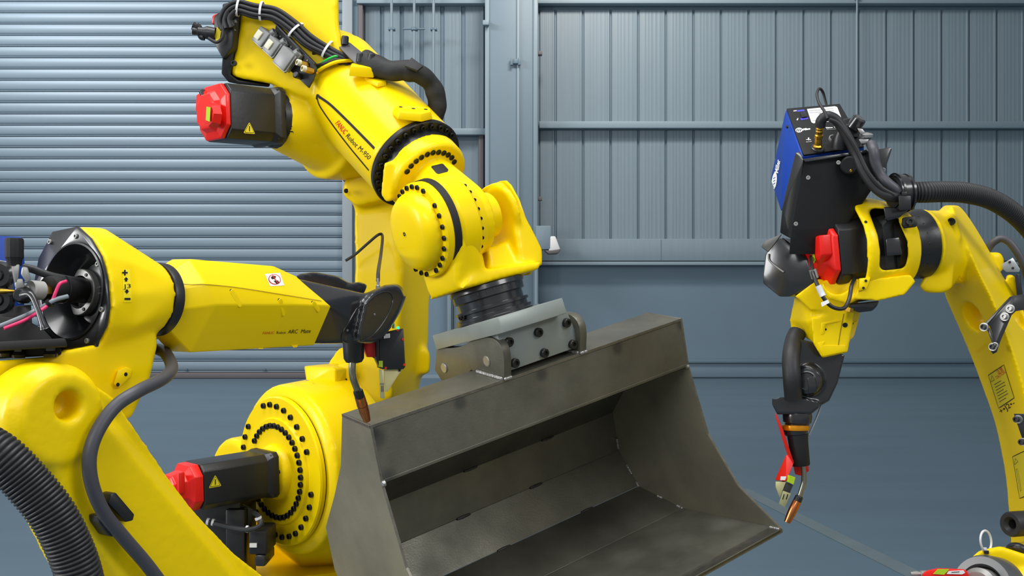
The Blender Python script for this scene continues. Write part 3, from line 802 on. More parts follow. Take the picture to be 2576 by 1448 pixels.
obj('motor_plate', [hull(disc(mcen-N2*.02, N2, .112, 20)+disc(mcen+N2*.002, N2, .106, 20))], blk, R1)
hm = 66*mcen.y/F
L3 = along(mcen, N2, 546)
servo(R1, mcen, N2, hm, L3, along(mcen, N2, 514)-L3, V((0, 0, 1)))
side_n = (N2.cross(V((0, 0, 1)))).normalized()
if side_n.y > 0: side_n = -side_n
wo = mcen+side_n*hm*1.0
pc = Q(627, 324, wo, side_n)
warn_triangle(R1, pc, N2*-1, V((0, 0, 1)), .040, side_n, None)
co = mcen+N2*(along(mcen, N2, 514)+.002)
obj('cap_label', prism([Q(x, y, co+N2*.027, N2) for x, y in ((520, 268), (530, 270), (528, 306), (518, 302))], N2*.001), glab, R1)
obj('cap_connector', [lat(Q(536, 290, co, N2)-N2*.01, N2, [(0, .045), (.03, .04), (.035, .0)], 8)], red, R1)
obj('cap_ear', hull([Q(x, y, co-N2*.045, N2)+N2*a for x, y in ((506, 240), (524, 230), (545, 245), (522, 282), (504, 280)) for a in (0, .02)], .004), red, R1)
obj('plug', lat(Q(512, 238, co-N2*.03, N2), N(-.4, 0, 1), [(-.01, .012), (.015, .012), (.02, .004)], 12), blk, R1)
# joint marks under the motor plate
letters('J4', ((736, 334), (735, 314)), ink, 7, R1, ft, name='joint_mark'); letters('+', ((736, 306), (736, 298)), ink, 7, R1, ft, name='joint_mark')
# --- electrical box at the back of the forearm
eo = P(580, 120, OB.y-.20)
obj('rear_cover', plate([(560, 10), (606, 0), (600, 60), (580, 188), (598, 201), (680, 214), (676, 219), (600, 212), (575, 207), (557, 185), (560, 140), (556, 110)], eo, N(.226, -1, -.24), -.34, .006), blk, R1)
obj('rear_motor', hull([Q(x, y, eo+nf*.02, nf)-nf*a for x, y in ((536, 40), (560, 22), (590, 60), (585, 120), (560, 150), (538, 110)) for a in (0, .12)], .008), blk, R1)
obj('rear_motor_cap', hull([Q(x, y, eo+nf*.012, nf)-nf*a for x, y in ((532, 40), (545, 32), (556, 40), (540, 60), (532, 62)) for a in (0, .12)], .006), red, R1)
obj('rear_label', plate([(541, 92), (546, 68), (557, 78), (552, 104), (543, 102)], eo+nf*.022, nf, .002), ylab, R1)
obj('rear_plug', [lat(P(520, 82, eo.y-.02), N(-1, -.15, .1), [(-.03, .022), (.0, .024), (.012, .018), (.03, .018), (.034, .013), (.05, .014)], 12), lat(P(498, 70, eo.y-.02), N(-1, -.1, .4), [(-.01, .012), (.004, .018), (.008, .012), (.018, .016), (.02, .006)], 10), lat(P(508, 92, eo.y-.02), N(-.5, -.1, -.8), [(-.01, .012), (.006, .016), (.012, .006)], 10)], blk, R1)
obj('panel_rib', [plate([(x-6, y), (x+4, y-3), (x+7, y+6), (x-4, y+9)], eo+nf*.003, nf, .012, .002) for x, y in ((592, 52), (588, 72), (583, 92), (579, 112))], MATS['grey_connector_hood'], R1)
obj('panel_loop', tube([P(a, b, eo.y-.05) for a, b in ((575, 30), (562, 60), (560, 92), (545, 106), (524, 96))], .006), rub, R1)
c = Q(591, 160, eo, nf); bolt(R1, c+nf*.004, nf, .011)
# --- connector bracket and hoods
bo = P(740, 130, OB.y-.235)
nb = N(-.35, -.92, .0)
CBR = obj('connector_bracket', plate([(658, 58), (672, 50), (690, 58), (795, 165), (796, 172), (788, 200), (776, 221), (768, 214), (745, 192), (700, 150), (672, 110), (656, 84)], bo, nb, -.008, .0015), blk, R1)
obj('bracket_lip', plate([(690, 56), (697, 58), (797, 160), (795, 166)], bo, nb, .014, .001), blk, R1)
def hood(px, py, s=1.0, insert=True):
    O = Q(px, py, bo, nb); a = (Q(px+10, py+9, bo, nb)-O).normalized(); b = nb.cross(a).normalized()
    if b.z < 0: b = -b
    h = thing
    hd = obj('connector_hood', [box(O+nb*.022, a*.026*s, b*.030*s, nb*.022, .005), box(O+nb*.012+a*.02*s+b*.028*s, a*.014*s, b*.012*s, nb*.012, .003)], greyh, R1)
    obj('cable_socket', ringsolid(O+nb*.02+a*.016*s+b*.03*s, (b+a*.4).normalized(), [(0, .013*s), (.016, .013*s), (.016, .009*s), (0, .009*s)], 16), greyh, hd)
    obj('latch', [box(O+nb*.03-b*.03*s, a*.028*s, b*.004, nb*.006, .001), box(O+nb*.03+a*.028*s, a*.003, b*.028*s, nb*.006, .001)], alu, hd)
    if insert: obj('pin_insert', box(O+nb*.046-a*.008*s, a*.012*s, b*.017*s, nb*.004, .002), cream, hd)
hood(672, 98); hood(698, 122); hood(729, 152, 1.2, False)
for x, y in ((706, 92), (733, 118), (757, 143), (774, 152)):
    bolt(CBR, Q(x, y, bo, nb), nb, .0035, MATS['zinc_steel'])
for x, y in ((770, 163), (783, 178)):
    O = Q(x+4, y+1, bo, nb); dr = N(-.75, -.65, .12)
    f_ = obj('air_fitting', [lat(O, dr, [(0, .0125), (.030, .0125), (.032, .009), (.044, .009)], 6), lat(O-dr*.02, dr, [(0, .006), (.02, .006)], 10)], brass, R1, ang=20)
    obj('white_collar', ringsolid(O+dr*.030, dr, [(0, .0115), (.014, .0115), (.014, .005), (0, .005)], 16), cream, f_)
obj('rubber_foot', lat(Q(755, 192, bo, nb), nb, [(0, .012), (.03, .012), (.034, .008)], 14), blk, R1)
# --- cable bundle with white ties
dcab = OB.y-.24
paths = []
ks = [(572, 62, .0), (566, 40, .0), (578, 18, .0), (600, 8, 0), (640, 18, 0), (690, 26, 0), (735, 56, 0), (775, 92, 0), (820, 118, 0), (862, 140, 0), (905, 158, .02)]
nrm2 = [(-1, .3), (-1, .1), (-.7, -.7), (0, -1), (.1, -1), (.35, -.9), (.7, -.7), (.6, -.75), (.45, -.9), (.45, -.9), (.4, -.9)]
for k, (off, dz) in enumerate(((-15, .0), (-9, -.012), (-3, .0), (3, -.012), (9, .0), (14, -.010), (-12, .02), (0, .022), (11, .02))):
    pts = []
    for (x, y, e), (nx, ny) in zip(ks, nrm2):
        w = 1.0 if y < 100 or x < 780 else .8
        pts.append(P(x+nx*off*w+random.uniform(-1, 1), y+ny*off*w+9+random.uniform(-1, 1), dcab+dz+e))
    obj("power_cable", tube(pts, .0072, 10, 8), rub, R1)
for (x, y, tx, ty) in ((601, 17, 1, .2), (658, 28, 1, .12), (744, 76, .7, .75), (823, 125, .8, .5)):
    c = P(x, y, dcab+.004); d_ = V((tx, 0, -ty)).normalized()
    e1, e2 = perp(d_)
    ring = ringsolid(c, d_, [(-.004, .036), (.004, .036), (.004, .033), (-.004, .033)], 28)
    for v in ring.verts:
        q = v.co-c; v.co = c+V((q.x, q.y*.75, q.z))
    obj('cable_tie', ring, whitep, R1)
def cable(name, pts, r, m, label='', cat='cable', seg=10, n=8, group=None): return obj(name, tube(pts, r, seg, n), m, R1)
cable('ground_wire', [P(797, 180, dcab+.02), P(806, 163, dcab+.0), P(826, 149, dcab-.015), P(850, 141, dcab-.015), P(880, 146, dcab)], .0055, green, 'green wire arching from the bracket to the cable plate', 'wire')
cable('jumper_cable', [P(795, 165, dcab+.0), P(815, 160, dcab-.02), P(845, 150, dcab-.02), P(878, 150, dcab)], .006, rub, 'black jumper cable just below the green wire')
cable('yellow_air_line', [P(798, 180, dcab+.0), P(820, 166, dcab-.02), P(850, 155, dcab-.025), P(885, 152, dcab-.01)], .0065, yel, 'yellow air line under the green wire at the elbow', 'hose')
cable('curl_cable', [P(785, 138, dcab+.03), P(798, 128, dcab+.0), P(812, 124, dcab-.01), P(826, 130, dcab)], .0065, rub, 'short curled black cable beside the rightmost white tie')
# --- black plate and sleeve
po = P(890, 130, OB.y-.27); np_ = N(-.1, -.72, .69)
plo = obj('cable_plate', plate([(833, 98), (862, 99), (882, 108), (942, 157), (945, 163), (902, 160), (890, 156)], po, np_, -.006, .001), mat('anthracite_plate', (74, 74, 78), .42, .3), R1)
for x, y in ((867, 112), (905, 156), (933, 157)):
    c = Q(x, y, po, np_); obj('rubber_stop', lat(c, N(.1, -.1, 1), [(0, .014), (.028, .013), (.031, .010)], 14), blk, plo)
for x, y in ((854, 103), (877, 116), (920, 147)):
    obj('slot', lat(Q(x, y, po, np_), np_, [(0, .005), (.0006, .005)], 10), ink, plo)
sl = [P(915, 152, 3.70), P(945, 166, 3.68), P(985, 178, 3.66), P(1020, 177, 3.66), P(1055, 186, 3.67), P(1085, 212, 3.7), P(1099, 250, 3.72), P(1097, 290, 3.73), P(1078, 335, 3.76)]
def slv(t): return .040-.010*t+.0022*math.sin(t*19)+.0012*math.sin(t*47+1)
tg = obj('cable_sleeve', tube(sl, .03, 18, 10, rf=slv), mat('black_fabric_sleeve', (30, 30, 31), .7, bump=.5, bscale=40), R1, ang=60)
obj('sleeve_tab', plate([(1018, 170), (1035, 148), (1065, 170), (1050, 182)], P(1040, 165, 3.62), N(.1, -.8, .5), .01, .003), MATS['black_fabric_sleeve'], tg)
# --- wrist flange down to the adapter
CF = Q(1229, 722, C6, VS)
axd = -NS
Ltot = (CF-C6).dot(NS)
CF = C6+NS*Ltot
px = C6.y/F
FBD = obj('flange_body', [lat(CF, axd, [(-.012, .10), (-.010, .126), (.004, .128), (.008, .122), (.030, .122), (.034, .112), (Ltot-.045, .112), (Ltot-.043, .126), (Ltot-.034, .126), (Ltot-.032, .119), (Ltot-.020, .119), (Ltot-.018, .130), (Ltot-.008, .130), (Ltot-.006, .133), (Ltot-.001, .133)], 64)], blkg, R1, ang=25)
e6 = VS
for a in range(0, 360, 13):
    d_ = U*math.cos(math.radians(a))+VS*math.sin(math.radians(a)); bolt(FBD, CF+axd*.008+d_*.117, axd, .0055, MATS['oiled_bolt'], 2.2)
for a in (172, 182, 355, 5): d_ = U*math.cos(math.radians(a))+VS*math.sin(math.radians(a)); bolt(FBD, CF+axd*(Ltot-.03)+d_*.119, d_, .009, h=.9)

# --- shoulder: gear housing
O2 = P(700, 1184, 3.75)
k2 = O2.y/F
e2v = (V((0, 0, 1))-N2*N2.z).normalized()
RB = 166*k2
gear = lat(O2, N2, [(-.02, 187*k2), (-.006, 187*k2), (0, 184*k2), (0, 136*k2), (.010, 132*k2), (.010, 60*k2)], 72)
GCV = obj('gear_cover', [gear], yel, R1)
obj('cover_seam', lat(O2, N2, [(-.026, 185*k2), (-.019, 185*k2)], 72), ink, R1)
for x, y in ((665, 1020), (681, 1017), (698, 1022), (716, 1032), (733, 1049), (749, 1073), (763, 1103), (774, 1136), (785, 1243), (781, 1275), (772, 1303), (760, 1325), (746, 1341), (730, 1348), (712, 1350), (695, 1344), (627, 1072), (619, 1098), (615, 1124), (636, 1258), (647, 1287)):
    c = Q(x, y, O2, N2); bolt(GCV, c, N2, .0105)
RI = 115*k2
for a in range(0, 360, 9):
    d_ = e2v*math.cos(math.radians(a))+N2.cross(e2v)*math.sin(math.radians(a)); c = O2+N2*.010+d_*RI
    x, y = proj(c)
    if x < 652 and 1110 < y < 1250: continue
    bolt(GCV, c, N2, .0105)
boss = hull(disc(O2+N2*.0, N2, 74*k2, 40)+disc(O2+N2*.035, N2, 66*k2, 40)+disc(O2+N2*.05, N2, 50*k2, 30), .003)
cast('motor_boss', [boss, hull([Q(x, y, O2+N2*.03, N2)-N2*a for x, y in ((640, 1130), (690, 1122), (700, 1250), (650, 1255)) for a in (0, .03)])], yel, R1, .005, 6)
bolt(R1, Q(702, 1186, O2+N2*.05, N2), N2, .008)
M2 = Q(672, 1187, O2+N2*.055, N2)
h2 = 54*M2.y/F; L2 = along(M2, N2, 486)
servo(R1, M2, N2, h2, L2, .095, V((0, 0, 1)), .28)
wn = (N2.cross(V((0, 0, 1)))).normalized()
if wn.y > 0: wn = -wn
warn_triangle(R1, Q(541, 1212, M2+wn*h2, wn), -N2, V((0, 0, 1)), .040, wn, None)
obj('cap_connector', [hull([Q(x, y, M2+N2*(L2+.06), N2)+N2*a for x, y in ((440, 1195), (466, 1185), (468, 1240), (444, 1240)) for a in (0, .025)], .006)], red, R1)
# housing behind the cover and turret
housing = lat(O2, N2, [(-.025, 192*k2), (-.04, .31), (-.20, .32), (-.30, .31)], 72)
lug2 = hull([P(x, y, d) for x, y in ((712, 1000), (716, 990), (760, 982), (800, 984), (810, 1010)) for d in (3.80, 3.95)])
lobeL = lat(P(595, 1217, 4.12), N2, [(.02, .17), (-.0, .185), (-.25, .19)], 48)
tur = hull(disc(O2-N2*.04, N2, .30, 40)+disc(O2-N2*.30, N2, .31, 40)+[V((x, y, .62)) for x, y in ((-.80, 3.97), (-1.0, 4.28), (-.48, 4.05), (-.6, 4.6), (-1.0, 4.6))])
cast('shoulder_housing', [housing, lug2, lobeL, tur], yel, R1, .009, 6, ang=70)
obj('turntable', lat((-.86, 4.2, 0), (0, 0, 1), [(0, .55), (.03, .55), (.05, .42), (.40, .40), (.42, .46), (.60, .46), (.64, .40)], 56), yel, R1)
# swivel motor and leads below the shoulder motor
obj('swivel_motor', [abox(-1.14, -.95, 3.62, 3.85, .62, .98, .012), abox(-1.0, -.93, 3.60, 3.66, .70, .93, .01)], blk, R1)
mo = V((-.95, 3.58, 0))
for (a, b, c_, d_, m_) in ((625, 1335, 672, 1395, blk), (640, 1395, 668, 1425, blkg)):
    q0 = P(a, b, 3.56); q1 = P(c_, d_, 3.56); obj('plug_body', abox(q0.x, q1.x, 3.56, 3.70, q1.z, q0.z, .008), m_, R1)
q0 = P(628, 1366, 3.555); q1 = P(646, 1376, 3.555); obj('plug_label', abox(q0.x, q1.x, 3.553, 3.56, q1.z, q0.z), white, R1)
obj('cap_stripe', prism([P(547, 1267, 3.60), P(604, 1255, 3.60), P(604, 1257, 3.60), P(547, 1269, 3.60)], V((0, .01, 0))), red, R1)
obj('terminal_box', hull([P(x, y, d) for x, y in ((490, 1270), (600, 1262), (640, 1280), (630, 1330), (560, 1420), (500, 1330)) for d in (3.64, 3.8)], .008), blk, R1)
cable('motor_lead', [P(524, 1312, 3.56), P(548, 1318, 3.54), P(590, 1328, 3.52), P(630, 1331, 3.50), P(656, 1320, 3.50), P(652, 1300, 3.52), P(640, 1290, 3.58)], .009, rub, 'short black motor lead looped below the shoulder motor of the big robot')
for i_, (x, y, tx, ty, lb) in enumerate(((523, 1311, 1, .2, 'white tie at the left end of the looped motor lead'), (536, 1313, 1, .2, 'second white tie at the left end of the looped motor lead'), (622, 1330, 1, .05, 'white tie in the middle of the looped motor lead'), (650, 1303, .4, 1, 'white tie near the upper end of the looped motor lead'))):
    obj('cable_tie', ringsolid(P(x, y, 3.55 if i_ < 2 else 3.51), V((tx, 0, -ty)).normalized(), [(-.004, .012), (.004, .012), (.004, .009), (-.004, .009)], 20), whitep, R1)
# --- lower arm
def row(y, pts): return [P(x, y, d) for x, d in pts]
arm = loft([row(1160, ((800, 4.02), (985, 4.02), (1050, 4.32), (900, 4.5))), row(1000, ((868, 4.0), (990, 4.0), (1052, 4.3), (920, 4.45))), row(860, ((888, 4.02), (1003, 4.02), (1080, 4.32), (940, 4.42))), row(680, ((890, 4.05), (1013, 4.05), (1086, 4.35), (960, 4.45))), row(530, ((890, 4.08), (1005, 4.08), (1078, 4.36), (960, 4.46))), row(440, ((866, 4.08), (1000, 4.08), (1060, 4.36), (930, 4.46)))])
J2b = lat(P(835, 1170, 4.08), N2, [(0, .24), (-.34, .24)], 40)
flare = hull([P(x, y, d) for x, y, d in ((895, 870, 4.0), (850, 872, 4.0), (822, 912, 3.98), (845, 1010, 3.93), (930, 1040, 3.93), (990, 1000, 3.96), (985, 880, 4.0), (960, 870, 4.3), (950, 1030, 4.3), (860, 980, 4.25))])
brk = hull([P(x, y, d) for x, y in ((840, 922), (885, 905), (900, 940), (880, 970), (846, 974)) for d in (3.90, 4.06)])
obj('stop_arm', hull([P(x, y, d) for x, y, d in ((768, 922, 3.90), (838, 924, 3.84), (846, 930, 3.84), (846, 976, 3.84), (772, 964, 3.88), (765, 920, 4.0), (850, 912, 4.0), (872, 926, 3.90), (870, 960, 3.90), (772, 962, 4.0))], .005), yel, R1)
obj('stop_lug', hull([P(x, y, d) for x, y in ((740, 990), (747, 984), (753, 963), (787, 960), (798, 984), (806, 1000), (745, 1002)) for d in (3.78, 3.92)], .005), yel, R1)
bump = hull([P(x, y, d) for x, y in ((1050, 885), (1073, 872), (1083, 893), (1081, 938), (1050, 944)) for d in (4.22, 4.36)])
top = hull([P(x, y, d) for x, y in ((864, 462), (880, 440), (960, 420), (990, 500), (900, 520), (864, 492)) for d in (4.02, 4.3)])
cast('lower_arm', [arm, J2b, flare, brk, bump, top], yel, R1, .009, 14, ang=70, neg=[lat(P(893, 533, 4.2), N(-.6, -1, 0), [(0, .026), (.4, .026)], 20)])
la = bvh(bpy.data.objects['lower_arm'])
for x, y in ((859, 946), (869, 955), (880, 963), (857, 962), (866, 970), (876, 979)):
    h = sight(x, y, la)
    if h: obj('tapped_hole', lat(h[0]-h[1]*.002, h[1], [(0, .0068), (.0035, .0068)], 12), ink, R1)
obj('stop_block', [plate([(770, 955), (782, 956), (782, 960), (770, 959)], P(770, 955, 3.85), N(0, -1, 0), .01), plate([(760, 966), (771, 967), (771, 971), (760, 970)], P(770, 955, 3.85), N(0, -1, 0), .01)], alu, R1)
bolt(R1, P(873, 480, 4.0), N(-.8, -.6, 0), .009)
letters('W-L-250', ((838, 874), (857, 876)), mat('faded_print', (120, 110, 40), .5), 3.5, R1, la, name='faded_print')
# elbow pivot between lower arm and forearm
obj('elbow_pivot', lat(P(893, 425, 4.12), N2, [(.03, .06), (-.2, .06)], 32), blk, R1)
tag(obj('sensor_cable', tube([P(870, 655, 3.98), P(893, 640, 3.97), P(925, 612, 3.95), P(952, 590, 3.94), P(962, 594, 3.93), P(958, 640, 3.4), P(952, 680, 2.9), P(951, 706, 2.80)], .0055, 10, 8), rub), 'thin black cable bent up across the big yellow lower arm to the left welding wrist', 'cable')
# ------------------------------------------------------------------ welding robot at the left
R2 = thing('welding_robot', 'yellow arc welding robot at the left reaching its torch over the bucket corner', 'robot', (-1.05, 2.3, 0))
FW = N(.53, .85, -.085)
O = P(205, 735, 2.03); SDv = N(FW.y, -FW.x, 0); UPf = SDv.cross(FW).normalized()
if UPf.z < 0: UPf = -UPf
def tF(px): return along(O, FW, px)
def S(px, py, a): return Q(px, py, O+SDv*a, SDv)
cov = [(138, 583), (200, 570), (232, 600), (258, 645), (273, 705), (278, 770), (270, 820), (250, 858), (247, 872), (150, 877), (112, 850), (95, 780), (92, 710), (103, 650), (120, 618)]
covp = [Q(x, y, O+FW*.006, FW)-FW*.006 for x, y in cov]
dishc = Q(183, 732, O, FW)
dish = lat(dishc, FW, [(-.02, .102), (0.002, .099), (.020, .098), (.045, .078), (.058, .070), (.058, .0)], 56)
plate_c = prism(covp, FW*.012, .0)
cover_back = hull([p+FW*.012 for p in covp]+disc(dishc+FW*.06, FW, .082, 24))
RCV = boolean('rear_cover', [prism(covp, FW*.007)], [lat(dishc, FW, [(-.02, .0955), (.04, .0955)], 56)], blkg, R2, ang=28, bev=.0015)
obj('cover_dish', ringsolid(dishc, FW, [(-.003, .0975), (-.004, .0935), (.020, .079), (.043, .067), (.056, .062), (.056, .001), (.060, .001), (.060, .064), (.022, .082), (.002, .0955)], 64), blkg, R2)
dneg = lat(dishc, FW, [(-.03, .0955), (.002, .0955), (.022, .0835), (.062, .066), (.0635, .0)], 40)
for x, y in ((127, 608), (192, 594), (247, 664), (257, 778), (220, 857), (120, 850)):
    bolt(RCV, Q(x, y, O, FW)+FW*.001, -FW, .0052, alu, .9)
wc = Q(207, 735, O+FW*.050, FW)
BRG = obj('bore_ring', ringsolid(wc, FW, [(-.006, .0475), (-.008, .046), (-.008, .034), (.02, .032), (.02, .0475)], 56), alu, R2)
for a in (60, 190, 300):
    obj('ring_screw', lat(wc-FW*.008+(SDv*math.cos(math.radians(a))+UPf*math.sin(math.radians(a)))*.040, -FW, [(0, .0035), (.002, .0035)], 10), ink, BRG)
for x, y in ((187, 655), (196, 656), (206, 810), (213, 811), (245, 715), (253, 722), (252, 738)):
    c = Q(x, y, O+FW*.056, FW); obj('dowel', lat(c, -FW, [(0, .0022), (.003, .0022)], 8), alu, R2)
# housing: cast cone from cover to the seal ring
ax = lambda t: O+FW*t
tr_ = tF(385); Cr = ax(tr_); RR = 90*Cr.y/F
hA = hull([p+FW*.012 for p in covp[:10]]+[p+FW*.012 for p in covp[10:]])
out2 = [Q(x, y, O+FW*.075, FW) for x, y in ((205, 572), (262, 573), (300, 600), (330, 660), (345, 740), (340, 820), (315, 872), (230, 890), (190, 870), (190, 600))]
hB = hull([p+(O-p)*.0+FW*.01 for p in covp]+out2)
hC = hull(out2+disc(Cr-FW*.02, FW, RR*1.0, 36)+disc(Cr-FW*.002, FW, RR*.985, 36))
leg_ = hull([S(x, y, a) for x, y in ((250, 868), (392, 838), (395, 868), (374, 960), (330, 1048), (230, 1090), (120, 1080), (150, 884)) for a in (-.08, .055)])
leg2 = hull([S(x, y, a) for x, y in ((-60, 912), (40, 904), (155, 893), (200, 985), (100, 1090), (-60, 1060)) for a in (-.08, .05)])
cast('elbow_housing', [hB, hC, leg_, leg2], yel, R2, .005, 3, ang=70, neg=[dneg])
ht = bvh(bpy.data.objects['elbow_housing'])
obj('seal_ring', lat(Cr, FW, [(-.002, RR*1.0), (.004, RR*1.03), (.018, RR*1.03), (.022, RR*.98)], 56), blk, R2)
obj('motor_flange', lat(ax(tF(395)), FW, [(0, RR*.9), (.02, RR*.9)], 40), blk, R2) if False else None
# joint label column
nv = N(.5, -1, .1)
sO = P(320, 715, 2.0); fl_ = N(.35, -.93, .0)
lab = flat([Q(x, y, sO, fl_) for x, y in ((307, 677), (327, 677), (330, 757), (310, 757))], 3); decal([(307, 677), (327, 677), (331, 760), (310, 760)], ht, mat('yellow_film', (0.92, 0.72, 0.0), .5, lin=True), .0006, R2, 'joint_label', 3)
def glyph(pp, m=ink, name='joint_mark'): decal(pp, ht, m, .0014, R2, name, 1)
glyph([(306, 684), (320, 684), (320, 688), (306, 688)]); glyph([(311, 679), (315, 679), (315, 693), (311, 693)])
glyph([(313, 701), (319, 701), (319, 708), (313, 708)]); glyph([(310, 703), (316, 697), (322, 703)])
glyph([(315, 728), (321, 728), (321, 733), (315, 733)]); glyph([(312, 732), (324, 732), (318, 739)])
glyph([(312, 749), (327, 749), (327, 754), (312, 754)])
letters('J3', ((311, 725), (328, 724)), ink, 10, R2, ht, name='joint_mark')
# forearm cover
def mir(p): return p-SDv*(2*(p-O).dot(SDv))
def sec4(T, Sh, Rg, Bt):
    a = [S(*T), S(*Sh), S(*Rg), S(*Bt)]; return a+[mir(p) for p in reversed(a)]
def fo_(t, a, b): return O+FW*t+SDv*a+UPf*b
s0 = [fo_(tr_+.021, a, b) for a, b in ((.030, .062), (.066, .026), (.068, -.02), (.030, -.066), (-.030, -.066), (-.068, -.02), (-.066, .026), (-.030, .062))]
s1 = sec4((478, 651, .030), (520, 713, .080), (545, 766, .090), (478, 886, .034))
s2 = sec4((690, 669, .026), (715, 738, .074), (735, 766, .082), (660, 876, .036))
s3 = sec4((745, 694, .022), (812, 755, .058), (834, 768, .062), (791, 868, .030))
fab = loft([s0, s1, s2, s3], .004); bmesh.ops.triangulate(fab, faces=fab.faces)
fa = obj('forearm_cover', fab, yel, R2, ang=20)
fat = bvh(fa)
so_ = O+SDv*.1
sidef = SDv
# raised top panel with seam
ribbon([(449, 714), (480, 716), (520, 716), (600, 724), (715, 742), (808, 757)], .0014, fat, mat('seam_shadow_gap', (120, 95, 0), .6), .0012, fa, 'cover_seam', 12)
for x, y in ((585, 735), (706, 758), (799, 764)):
    a = S(x, y, .082); b = S(x+17, y+30 if x < 750 else y+14, .086)
    h1 = fat[0].ray_cast(a+SDv*.2, -SDv)[0]; h2_ = fat[0].ray_cast(b+SDv*.2, -SDv)[0]
    if h1 and h2_:
        obj('screw_pocket', hull(disc(h1-SDv*.004, SDv, .008, 12)+disc(h1+SDv*.0015, SDv, .0065, 12)+disc(h2_-SDv*.004, SDv, .008, 12)+disc(h2_+SDv*.0012, SDv, .006, 12)), yel, R2)
        bolt(fa, h1-V((.004, 0, -.002)), SDv, .0055, h=.6)
h1 = fat[0].ray_cast(S(456, 727, .3), -SDv)[0]
if h1: bolt(R2, h1, SDv, .0055, h=.7)
for x, y in ((656, 874), (742, 870)):
    obj('cover_tab', hull([S(x+dx, y+dy, a) for dx, dy in ((-8, -2), (8, -3), (5, 3), (-4, 4)) for a in (.0, .036)]), yel, R2)
for t_, at, m_, h_, sh_ in (('FANUC', ((659, 840), (690, 839)), rink, 6.5, .35), ('Robot', ((694, 839), (719, 838)), ink, 6.5, .2), ('ARC', ((723, 838), (750, 837)), ink, 9.5, .35), ('Mate', ((755, 837), (781, 836)), ink, 9.5, .35)):
    letters(t_, at, m_, h_, fa, fat, .0014, sh_, 0.0)
# no-touch pictogram label on the top panel
decal([(666, 689), (704, 686), (715, 718), (679, 720)], fat, white, .0006, R2, 'safety_label', 3)
def ell(cx_, cy_, rx, ry, k=24): return [(cx_+rx*math.cos(2*PI*i/k)+1.5*math.sin(2*PI*i/k), cy_+ry*math.sin(2*PI*i/k)) for i in range(k)]
decal(ell(690, 703, 15.5, 13), fat, rink, .0010, R2, 'label_ring', 1); decal(ell(690, 703, 13.5, 11.2), fat, white, .0014, R2, 'label_ring', 1)
for pp in ([(680, 698), (686, 694), (694, 696), (690, 702), (683, 703)], [(687, 707), (698, 706), (702, 712), (694, 714)]): decal(pp, fat, ink, .0018, R2, 'label_mark', 0)
decal([(683, 694), (685, 693), (699, 713), (697, 714)], fat, rink, .0022, R2, 'label_ring', 0)
# black wrist cover
so2 = O+SDv*.045
WR = [S(x, y, .062) for x, y in ((834, 768), (818, 728), (795, 715))]
neck = hull([p-FW*.01 for p in [s3[0]+(ax(tF(790))-s3[0])*.05, *[q+(ax(tF(790))-q)*.04 for q in s3[1:]]]]+[S(x, y, a) for x, y, a in ((868, 742, .040), (930, 740, .03), (940, 850, .03), (855, 864, .03), (868, 742, -.045), (930, 742, -.04), (940, 850, -.04), (855, 864, -.03))])
pod = [(938, 730), (968, 716), (998, 712), (1012, 722), (1022, 746), (1006, 786), (985, 822), (965, 848), (938, 864), (900, 862), (893, 845), (905, 800), (912, 760)]
podA = hull([S(x, y, .062) for x, y in [(x*.93+960*.07, y*.93+790*.07) for x, y in pod]]+[S(x, y, .045) for x, y in pod]+[S(x, y, .0) for x, y in pod])
podC = hull([S(x, y, a) for x, y in ((895, 748), (945, 726), (975, 716), (1000, 714), (930, 800), (880, 860), (960, 850)) for a in (-.055, .04)])
far = hull([S(x, y, a) for x, y in ((745, 690), (790, 683), (850, 694), (880, 712), (888, 735), (830, 790), (760, 750)) for a in (-.10, -.035)])
cast('wrist_cover', [neck, podA, podC], blkg, R2, .0035, 30, ang=60)
cast('wrist_far_cover', [far, hull([S(x, y, a) for x, y in ((880, 712), (905, 708), (925, 716), (915, 740), (885, 740)) for a in (-.08, -.03)])], blkg, R2, .004, 24, ang=60)
obj('cable_ferrule', lat(P(951, 744, 2.80), N(0, 0, 1), [(0, .006), (.028, .006), (.030, .004), (.048, .004)], 12), alu, R2)
# raised oval rim of the side cover
ov = smooth_poly([(1000, 727), (1016, 744), (1004, 783), (982, 820), (957, 846), (925, 858), (902, 852), (902, 828), (920, 792), (948, 756), (975, 734)], 2)
wt = bvh(bpy.data.objects['wrist_cover'])
nod = N(.75, -.65, .1)
opath = [Q(x, y, O+SDv*.1, SDv) for x, y in ov]; ob_ = []
for p in opath:
    h = wt[0].ray_cast(p+nod*.2, -nod); ob_.append(h[0]+nod*.001 if h[0] else p-SDv*.04)
obj('cover_rim', tube(ob_+[ob_[0], ob_[1]], .0014, 8, 2), blkg, R2)
for x, y in ((914, 826), (967, 787)):
    h = wt[0].ray_cast(Q(x, y, O+SDv*.1, SDv)+nod*.2, -nod)
    if h[0]: bolt(R2, h[0], h[1], .003, alu, .6)
